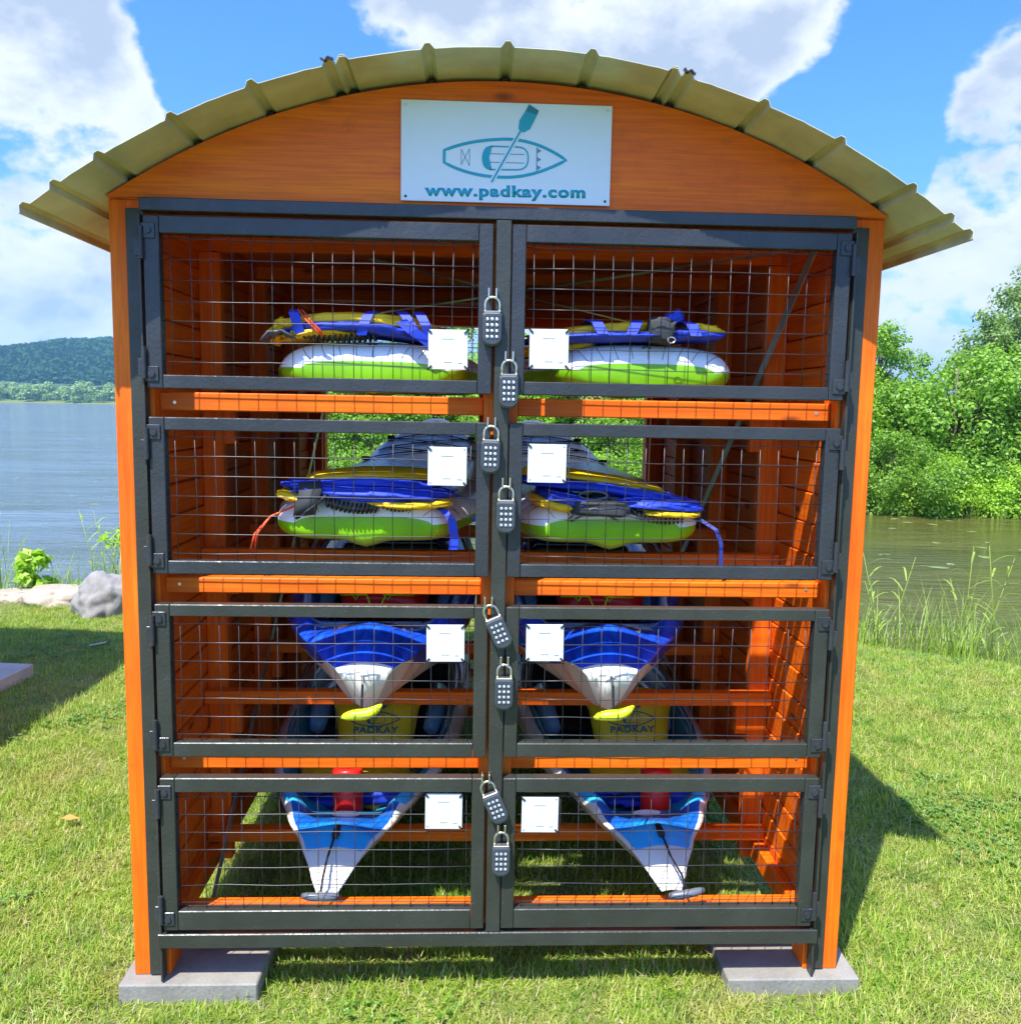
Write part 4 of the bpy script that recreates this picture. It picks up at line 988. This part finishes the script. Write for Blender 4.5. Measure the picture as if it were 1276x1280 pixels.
for lab, x in (('left', -.472), ('right', .555)):
    b = thing('bottle', f'red cylindrical bottle with black band in the bottom {lab} kayak', 'bottle', (x,.470,.345)); b.rotation_euler.x = R(-12); b.rotation_euler.y = .04*(-1 if x < 0 else 1)
    MB().tube([(0,0,-.11),(0,0,-.10),(0,0,.095),(0,0,.10),(0,0,.107)], [.044,.049,.051,.050,.044], 24).build('bottle_body', M_RED, b, True)
    MB().tube([(0,0,.107),(0,0,.125)], .030, 16).build('cap', M_RED, b, True)
    MB().strip([(-.053,-.012,.034),(-.03,-.045,.045),(0,-.0535,.053),(.03,-.045,.050),(.053,-.012,.044)], (0,0,.005), .003).build('band', M_BLACK, b)
    v = thing('life_vest', f'blue and yellow vest stuffed behind the red bottle in the bottom {lab} kayak', 'life vest', (x-.02 if x < 0 else x-.03, .63, .325))
    part('blue_panel', M_BLUE, v, lambda m: pillow(m, (.04,-.02,-.005), (.20,.09,.035), 0,-.05,.0,2.8,.2,41))
    part('yellow_panel', M_YEL, v, lambda m: pillow(m, (.10,.0,.045), (.12,.07,.022), .1,.12,.0,2.8,.2,42))
    part('yellow_panel', M_YEL, v, lambda m: pillow(m, (-.09,.0,.043), (.08,.07,.02), .1,-.12,.0,2.8,.2,43))
    part('yellow_panel', M_YEL, v, lambda m: pillow(m, (.12,-.03,-.035), (.09,.06,.012), .1,-.05,.0,2.8,.2,44))
    part('strap', M_BLACK, v, lambda m: m.tube([(-.12,-.10,.0),(-.03,-.115,.03),(.08,-.10,.02),(.19,-.08,-.02)], .004, 6))
# row 3: red bags in the cockpits of the blue kayaks
for lab, x in (('left', -.385), ('right', .395)):
    b = thing('red_bag', f'red bag strapped with yellow cord in the third {lab} kayak', 'bag', (x,.82,.945))
    part('bag_body', M_RED, b, lambda m: pillow(m, (0,0,.012), (.155,.12,.05), 0,0,0,3.2,.08,51))
    part('cord', M_NEON, b, lambda m: [m.tube([(q-.02,-.115,.055),(q,-.125,.03),(q+.02,-.115,.058)], .004, 6) for q in (-.09,.02)])
    v = thing('paddle', f'paddle with yellow edged dark blade lying across the third {lab} kayak', 'paddle', (x,.98,.985), .1)
    part('shaft', M_BLACK, v, lambda m: m.tube([(-.40,.05,.012),(.40,-.02,.012)], .013, 10))
    part('blade', M_NAVY, v, lambda m: pillow(m, (.30,-.01,.014), (.09,.07,.010), -.09,0,0,2.4,.03,52))

# ------------------------------------------------------------------ pavers
for i, (x0, x1, y0, y1) in enumerate(PAVERS):
    lab = ['left front', 'right front', 'left back', 'right back'][i]
    mb = MB().box(-(x1-x0)/2, (x1-x0)/2, -(y1-y0)/2, (y1-y0)/2, -.03, .05, .004)
    tag(mb.build('concrete_paver', M_CONC, None, False, ((x0+x1)/2, (y0+y1)/2, 0)), f'grey concrete paver under the {lab} corner of the orange rack', 'paver', 'concrete pavers under the rack corners')

# ------------------------------------------------------------------ neighbouring rack (its slab and shadow show at left)
index_children()
nb_ = rack.copy(); COL.objects.link(nb_)
for ch in ALLCH[rack.name]: copy_tree(ch, nb_)
nb_.location = (-4.10, -.10, .02); nb_.rotation_euler.z = R(-2)
nb_['label'] = 'second orange rack beyond the left edge, casting its shadow across the lawn'
sb = MB().box(-.19,.19,-.19,.19,-.03,.075,.005).build('concrete_paver', M_SLAB, None, False, (-2.90,2.73,0)); sb.rotation_euler.z = R(-6.5)
tag(sb, 'grey concrete paver standing alone on shaded grass at the left edge', 'paver')

# ------------------------------------------------------------------ rocks
def rock(label, c, s, seed, mat, rz=0, flat=0.):
    bm = bmesh.new(); bmesh.ops.create_icosphere(bm, subdivisions=5, radius=1.)
    for v_ in bm.verts:
        p = v_.co.copy(); k = 1+.28*noise.noise(p*1.1+Vector((seed,)*3))+.10*noise.noise(p*3.1+Vector((seed,)*3))+.05*noise.noise(p*7+Vector((seed,)*3))+.02*noise.noise(p*19+Vector((seed,)*3))
        
        v_.co = p*k; v_.co.z = max(v_.co.z, -.5)
        if flat: v_.co.z = min(v_.co.z, flat)
        v_.co = Vector((v_.co.x*s[0], v_.co.y*s[1], v_.co.z*s[2]))
    me = bpy.data.meshes.new('rock'); bm.to_mesh(me); bm.free(); me.materials.append(mat); me.polygons.foreach_set('use_smooth', [True]*len(me.polygons))
    return tag(inst('rock', me, None, c, (0,0,rz)), label, 'rock')
rock('large grey angular boulder beside the left orange post at the lawn edge', (-2.93,4.56,.08), (.25,.23,.24), 3., M_ROCKG, .4)
rock('long low beige stone with a flat top at the lawn edge', (-3.44,4.86,.03), (.27,.20,.16), 9., M_ROCKB, .1, .62)
rock('small beige stone at the far left edge of the lawn', (-3.85,4.95,.02), (.20,.15,.12), 15., M_ROCKB, .3, .5)

# ------------------------------------------------------------------ plants
def leaves_mesh(name, centers, n, r, leaf, mat, rr, squash=.8, solid=.55):
    """leaf-sized folded faces spread through irregular clumps"""
    P = []; nc = len(centers)
    c = np.array([q[:3] for q in centers]); rad = np.array([q[3] for q in centers])
    k = rr.choice(nc, n, p=(rad**2/np.sum(rad**2)))
    d = rr.normal(size=(n,3)); d /= np.linalg.norm(d, axis=1)[:,None]; t = rad[k]*(solid+(1-solid)*rr.random(n)**.6)
    pos = c[k]+d*t[:,None]*np.array([1,1,squash])
    nrm = d*.7+rr.normal(size=(n,3))*.45+np.array([0,0,.5]); nrm /= np.linalg.norm(nrm, axis=1)[:,None]
    a = np.cross(nrm, rr.normal(size=(n,3))); a /= np.linalg.norm(a, axis=1)[:,None]; b = np.cross(nrm, a)
    L = leaf*(.6+.8*rr.random(n))[:,None]; Wd = L*.34
    v0 = pos-a*L*.5; v1 = pos+b*Wd+a*L*.05-nrm*L*.06; v2 = pos+a*L*.5-nrm*L*.14; v3 = pos-b*Wd+a*L*.05-nrm*L*.06
    V = np.stack([v0,v1,v2,v3],1).reshape(-1,3); me = bpy.data.meshes.new(name)
    me.vertices.add(4*n); me.vertices.foreach_set('co', V.ravel().astype(np.float32)); me.loops.add(4*n); me.loops.foreach_set('vertex_index', np.arange(4*n, dtype=np.int32))
    me.polygons.add(n); me.polygons.foreach_set('loop_start', np.arange(0,4*n,4, dtype=np.int32)); me.polygons.foreach_set('loop_total', np.full(n,4, dtype=np.int32))
    me.materials.append(mat); me.update(calc_edges=True); return me
def make_tree_meshes(seed, h, wdt, n, leaf, mat, low=.02, nb=90):
    rr = np.random.RandomState(seed); cs = []
    for i in range(nb):
        t = rr.rand(); z = h*(low+(1-low)*t); prof = math.sin(PI*min(.97, .18+.75*t))**.7
        a = rr.rand()*2*PI; q = wdt*prof*math.sqrt(rr.rand())*(.7+.3*rr.rand())
        cs.append((math.cos(a)*q, math.sin(a)*q, z, (.13+.24*rr.rand()**1.4)*wdt*(1.15-.45*t)))
    crown = leaves_mesh('crown', cs, n, 1, leaf, mat, rr, .85, .25)
    mb = MB(); mb.tube([(0,0,-.4),(.03*h*rr.randn()*.3,0,h*.3),(.02*h,.02*h,h*.6),(.01*h,0,h*.88)], [.035*h*.6,.028*h*.6,.016*h*.6,.005*h], 8)
    for i in range(0, nb, 2):
        x, y, z, r_ = cs[i]; z0 = max(.1*h, z*.55); mb.tube([(0,0,z0),(x*.5,y*.5,z0+(z-z0)*.6),(x,y,z)], [.012*h*.6,.008*h*.6,.003*h*.6], 5)
    return crown, mb.mesh('trunk', M_BARK, True)
def place_tree(name, tm_, label, cat, loc, s=1., rz=0., group=None, sz=1.):
    t = thing(name, label, cat, loc, rz, group); t.scale = (s, s, s*sz)
    inst('crown', tm_[0], t); inst('trunk', tm_[1], t); return t
TM = [make_tree_meshes(1, 4.0, 1.9, 26000, .088, M_LEAF), make_tree_meshes(2, 3.4, 2.0, 26000, .085, M_LEAF2), make_tree_meshes(3, 4.4, 1.8, 24000, .085, M_LEAF3),
      make_tree_meshes(4, 2.4, 1.9, 22000, .08, M_LEAF, .0), make_tree_meshes(5, 1.6, 1.5, 16000, .08, M_LEAF2, .0)]
def tz(x, y): return max(gz(x, y), -.7)-.1
TREES = [ # x, offset behind the shore, mesh, scale, label
 (-4.6,1.8,0,.92,'bushy green tree at the left end of the wooded spit, seen through the rack'),
 (-2.8,1.4,3,1.1,'rounded green bush seen through the left mesh doors'),
 (-1.2,2.4,0,.95,'leafy tree seen through the rack just left of its mullion'),
 (.8,1.6,1,.95,'light green tree seen through the rack just right of its mullion'),
 (2.4,2.2,2,.85,'grey green tree seen through the right mesh doors'),
 (4.4,1.5,0,.95,'green tree hidden mostly behind the right side of the rack'),
 (6.6,2.4,2,.88,'tall grey green tree hidden behind the right side of the rack'),
 (8.6,1.6,1,.90,'bright green tree just right of the rack with its crown against the sky'),
 (10.0,2.2,0,.86,'dark green tree rising behind the bright bushes across the inlet'),
 (11.6,1.4,3,1.25,'dense mid green bush hanging over the far bank in the middle of the inlet'),
 (13.1,2.2,2,.88,'tall sparse tree with the highest crown at the right edge'),
 (14.0,1.1,1,.92,'yellow green tree leaning over the water at the right edge'),
 (14.6,2.8,2,1.15,'tall grey green tree beyond the right edge of the bank'),
 (16.2,1.8,0,1.0,'green tree past the right end of the inlet'),
 (18.6,2.0,1,1.0,'light green tree at the far right end of the spit')]
for i, (x, off, m_, s_, lab) in enumerate(TREES):
    y = far_edge(x)+off; place_tree('tree', TM[m_], lab, 'tree', (x, y, tz(x, y)), s_, i*1.7, 'trees on the wooded spit across the inlet')
for i in range(24):
    x = -5.5+i*1.02+random.uniform(-.3,.3); y = far_edge(x)+.05+random.uniform(-.15,.25)
    t = place_tree('shore_bush', TM[4] if i % 3 else TM[3], 'low leafy bush overhanging the water along the far bank', 'bush', (x, y, WATER-.05), .72+.3*random.random(), i*2.1, 'low bushes along the far bank')
wall_cs = [(x, far_edge(x)+4.6+random.uniform(-.5,.5), random.uniform(-.2,2.6), random.uniform(.6,1.1)) for x in np.linspace(-6.5,24,90)]
tag(inst('thicket', leaves_mesh('thicket', wall_cs, 60000, 1, .15, M_LEAF3, np.random.RandomState(77))), 'dense green thicket closing the gaps behind the bank trees', 'thicket', kind='stuff')
# reeds and sedge
def reed_mesh(seed, n, h, sp, wd, lean=.5, seg=4, mats=(None,)):
    mb = MB(); rr = random.Random(seed)
    for _ in range(n):
        a = rr.uniform(0,2*PI); d = sp*math.sqrt(rr.random()); hh = h*rr.uniform(.45,1.1)
        blade(mb, math.cos(a)*d, math.sin(a)*d, hh, wd*rr.uniform(.6,1.3), rr.uniform(0,2*PI), hh*rr.uniform(.1,lean), 0, seg, -.05)
    return mb.mesh('blades', mats[0] or M_REED)
RM = [reed_mesh(1, 46, .62, .20, .010, .9), reed_mesh(2, 30, .78, .14, .011, .6), reed_mesh(3, 60, .40, .22, .009, 1.0)]
for i in range(32):
    x = random.uniform(2.2, 7.5); y = edge(x)+random.uniform(.25, 1.9)
    if i < 9: x = 2.4+i*.2; y = edge(x)+.45+.5*random.random()
    o = inst('sedge_clump', RM[i % 3], None, (x, y, gz(x, y)), (0,0,random.uniform(0,6.3))); o.scale = (.66+.32*random.random(),)*3
    tag(o, 'clump of arching green sedge on the bank right of the rack', 'sedge', 'arching sedge clumps along the right bank')
for i in range(26):
    x = -8+i*.42+random.uniform(-.15,.15); y = edge(x)+random.uniform(.15,.9)
    if -1.2 < x < 1.2: continue
    o = inst('sedge_clump', RM[(i+1) % 3], None, (x, y, gz(x, y)), (0,0,random.uniform(0,6.3))); s_ = .8+.35*random.random(); o.scale = (s_,)*3
    tag(o, 'clump of grass growing at the water edge behind the rocks', 'grass clump', 'grass clumps behind the lakeside rocks')
for i in range(30):
    x = -4+i*.75+random.uniform(-.2,.2); y = far_edge(x)-.55+random.uniform(-.3,.3)
    o = inst('bank_reed', RM[1], None, (x, y, WATER-.05), (0,0,i)); o.scale = (.8,)*3
    tag(o, 'reeds standing at the foot of the far bank', 'reeds', 'reeds at the foot of the far bank')
def tall_stem(label, x, y, n, h, seed):
    rr = random.Random(seed); g = thing('reed_plant', label, 'reed', (x, y, gz(x, y)-.03))
    for i in range(n):
        bx, by = rr.uniform(-.12,.12), rr.uniform(-.08,.08); lx, ly = rr.uniform(-.16,.2), rr.uniform(-.1,.1); hh = h*rr.uniform(.7,1.05)
        part('stem', M_REED, g, lambda m: m.tube([(bx,by,0),(bx+lx*.3,by+ly*.3,hh*.5),(bx+lx,by+ly,hh)], [.004,.0035,.002], 5))
        for k in range(7):
            t = .2+.11*k; p = Vector((bx+lx*t*t, by+ly*t*t, hh*t)); a = rr.uniform(0,2*PI)
            mb = MB(); vs = []; L = .26*rr.uniform(.7,1.2)
            for q in range(5):
                s_ = q/4; c_ = p+Vector((math.cos(a)*L*s_*.75, math.sin(a)*L*s_*.75, L*(.75*s_-.55*s_*s_))); ww = .007*math.sin(PI*min(.98,.15+.85*s_)); vs += [c_+Vector((-math.sin(a)*ww, math.cos(a)*ww, 0)), c_-Vector((-math.sin(a)*ww, math.cos(a)*ww, 0))]
            mb.add(vs, [(2*q,2*q+1,2*q+3,2*q+2) for q in range(4)]).build('leaf', M_REED, g)
tall_stem('tall green reeds rising behind the beige stone at the lake edge', -3.32, 5.45, 5, .78, 5)
tall_stem('green reeds standing beside the grey boulder and the left post', -2.85, 5.35, 4, .62, 6)
tall_stem('tall reed leaning over the sedge on the right bank', 3.55, 3.65, 4, .85, 8)
tall_stem('pair of flowering stems in the sedge right of the rack', 2.95, 3.9, 3, .75, 9)
def leafy(label, loc, h, wdt, n, leaf, mat, seed):
    rr = np.random.RandomState(seed); cs = [(rr.randn()*wdt*.4, rr.randn()*wdt*.4, h*(.15+.75*rr.rand()), wdt*(.25+.25*rr.rand())) for _ in range(10)]
    t = thing('leafy_plant', label, 'plant', loc); inst('foliage', leaves_mesh('foliage', cs, n, 1, leaf, mat, rr, .9, .2), t)
    mb = MB()
    for q in cs[:6]: mb.tube([(0,0,-.05),(q[0]*.5,q[1]*.5,q[2]*.5),q[:3]], [.006,.005,.002], 5)
    mb.build('stem', M_REED, t, True)
leafy('yellow green leafy shrub left of the beige stone', (-3.78,5.15,-.05), .46, .20, 420, .085, M_LEAF2, 1)
leafy('bright green leafy plant behind the grey boulder', (-2.75,5.05,-.1), .42, .34, 420, .08, M_LEAF2, 2)
leafy('low green leafy plant behind the beige stone', (-3.30,5.3,-.2), .40, .26, 300, .07, M_LEAF2, 3)
leafy('vine leaves poking out from behind the left post', (-2.62,4.9,.35), 1.0, .12, 70, .12, M_LEAF2, 4)
leafy('tuft of green reeds growing in the lake beside the left post', (-4.6,9.2,WATER), .7, .30, 260, .10, M_LEAF2, 6)
for i, (x, y) in enumerate([(-5.0,9.3),(-4.7,9.0)]):
    o = inst('water_reed', RM[1], None, (x, y, WATER-.05), (0,0,i)); o.scale = (.6,)*3; tag(o, 'small reeds standing in the open lake', 'reeds', 'small reeds in the open lake')
# lily pads and floating scum
pad = MB(); n_ = 12; pad.add([(0,0,.004)]+[(math.cos(2*PI*i/n_+.2), math.sin(2*PI*i/n_+.2)*.8, .004+.002*math.sin(i)) for i in range(n_)], [(0,i+1,i+2) for i in range(n_-1)])
pm = pad.mesh('lily_pad', plain('lily_pad_green', (.20,.26,.08), .4))
for i in range(46):
    x = random.uniform(5, 13); y = random.uniform(8.5, 17.3)
    s_ = random.uniform(.04,.11); o = inst('lily_pad', pm, None, (x, y, WATER), (0,0,random.uniform(0,6))); o.scale = (s_*1.4, s_, 1)
    tag(o, 'small green pad floating on the inlet', 'lily pad', 'lily pads floating on the inlet')
for i in range(14):
    x = random.uniform(-16,-8); y = random.uniform(16,26); s_ = random.uniform(.04,.09); o = inst('lily_pad', pm, None, (x, y, WATER), (0,0,i)); o.scale = (s_*1.6, s_, 1)
    tag(o, 'small green pad floating on the open lake', 'lily pad', 'lily pads floating on the open lake')
# small things on the lawn
me_ = MB().add([(-.03,0,0),(0,-.02,.004),(.035,0,.002),(0,.02,.006)], [(0,1,2,3)]).mesh('fallen_leaf', plain('orange_leaf', (.75,.28,.06), .6))
tag(inst('fallen_leaf', me_, None, (-1.62,.98,.035), (.1,.2,.4)), 'single orange fallen leaf on the lawn at lower left', 'leaf')
tag(MB().tube([(-.05,0,.035),(0,.005,.045),(.05,.03,.052)], .005, 6).build('twig', plain('pale_twig', (.6,.56,.48), .7), None, True, (-2.55,3.45,0)), 'pale stick lying on the shaded grass at left', 'stick')

# ------------------------------------------------------------------ far shore and wooded hill
def far_tree_mesh(seed, n=420):
    rr = np.random.RandomState(seed); cs = []
    for i in range(9): t = rr.rand(); a = rr.rand()*6.28; q = 3.0*math.sin(PI*(.2+.7*t))*rr.rand(); cs.append((math.cos(a)*q, math.sin(a)*q, 1.5+8*t, 1.2+1.3*rr.rand()))
    return leaves_mesh('far_tree', cs, n, 1, 1.15, M_FARTREE, rr)
FT = [far_tree_mesh(s_) for s_ in (31,32,33,34)]
def hill_h(x, y):
    d = (y-1250)/520; k = max(0., 1-d*d)
    prof = 62*math.exp(-((x+470)/190)**2)+70*math.exp(-((x+250)/330)**2)+30*math.exp(-((x+900)/260)**2)+34*math.exp(-((x-500)/500)**2)
    return .72*k*(prof*.93+5*nz(x*.011, y*.011)+3*nz(x*.03, y*.03))
hx = np.linspace(-1500, 1300, 120); hy = np.linspace(740, 1760, 44)
vs = [(float(x), float(y), .5+hill_h(x, y)) for y in hy for x in hx]; nx = len(hx)
me = bpy.data.meshes.new('hill'); me.from_pydata(vs, [], [(j*nx+i, j*nx+i+1, (j+1)*nx+i+1, (j+1)*nx+i) for j in range(len(hy)-1) for i in range(nx-1)])
t = NT('hill_ground'); me.materials.append(t.set(t.ramp(t.noise(t.coord(), .05, 5), [(.3,(.03,.07,.015)),(.7,(.05,.10,.025))]), .9)); me.polygons.foreach_set('use_smooth', [True]*len(me.polygons)); me.update()
tag(inst('hill', me), None, None, kind='structure')
def crown_src(seed):
    me = leaves_mesh('forest_crown', [(0,0,0,1.),(.5,.2,-.4,.7),(-.4,-.3,-.3,.75)], 60, 1, .75, M_HILLTREE, np.random.RandomState(seed)); o = bpy.data.objects.new('forest_crown', me); HOLD.objects.link(o); return o
cs_ = [crown_src(s_) for s_ in (51,52,53)]
P = []; S = []; Q = []
while len(P) < 42000:
    x = random.uniform(-1300, 700); y = random.uniform(790, 1290); P.append((x, y, .5+hill_h(x,y)+2.5)); S.append(random.uniform(4.5,8)); Q.append((0,0,random.uniform(0,6.28)))
tag(scatter('hill_forest', P, S, Q, cs_), 'dark wooded hillside across the lake reading as one mass', 'forest', kind='stuff')
k = 0
for row_ in range(3):
    x = -420.
    while x < -60 and k < 190:
        y = 578+row_*16+random.uniform(-5,5); s_ = random.uniform(.75,1.15)*(1+.12*row_)
        o = inst('far_shore_tree', FT[k % 4], None, (x, y, gz(x, y)-.3), (0,0,random.uniform(0,6.3))); o.scale = (s_*1.15, s_*1.15, s_)
        tag(o, 'pale green tree in the row along the far shore of the lake', 'tree', 'trees along the far lake shore'); x += random.uniform(4.5,8); k += 1
P = []; S = []; Q = []
for i in range(12000):
    x = random.uniform(-700, 500); y = random.uniform(600, 800)
    if -430 < x < -50 and y < 625: continue
    P.append((x, y, gz(x,y)+random.uniform(2,6))); S.append(random.uniform(3,5)); Q.append((0,0,random.uniform(0,6.28)))
tag(scatter('far_shore_wood', P, S, Q, cs_), 'distant belt of woodland behind the far shore trees', 'forest', kind='stuff')

# ------------------------------------------------------------------ air
HAZE = True
if HAZE:
    hm = bpy.data.materials.new('haze_air'); hm.use_nodes = True; ht = hm.node_tree; ht.nodes.clear()
    pv = ht.nodes.new('ShaderNodeVolumePrincipled'); pv.inputs['Density'].default_value = .00030; pv.inputs['Color'].default_value = (.35,.78,1,1); pv.inputs['Anisotropy'].default_value = .2
    oo = ht.nodes.new('ShaderNodeOutputMaterial'); ht.links.new(pv.outputs[0], oo.inputs['Volume'])
    hz_ = MB().box(-4300,4300,-3100,5200,-3.,150).build('haze', hm); tag(hz_, None, None, kind='stuff')
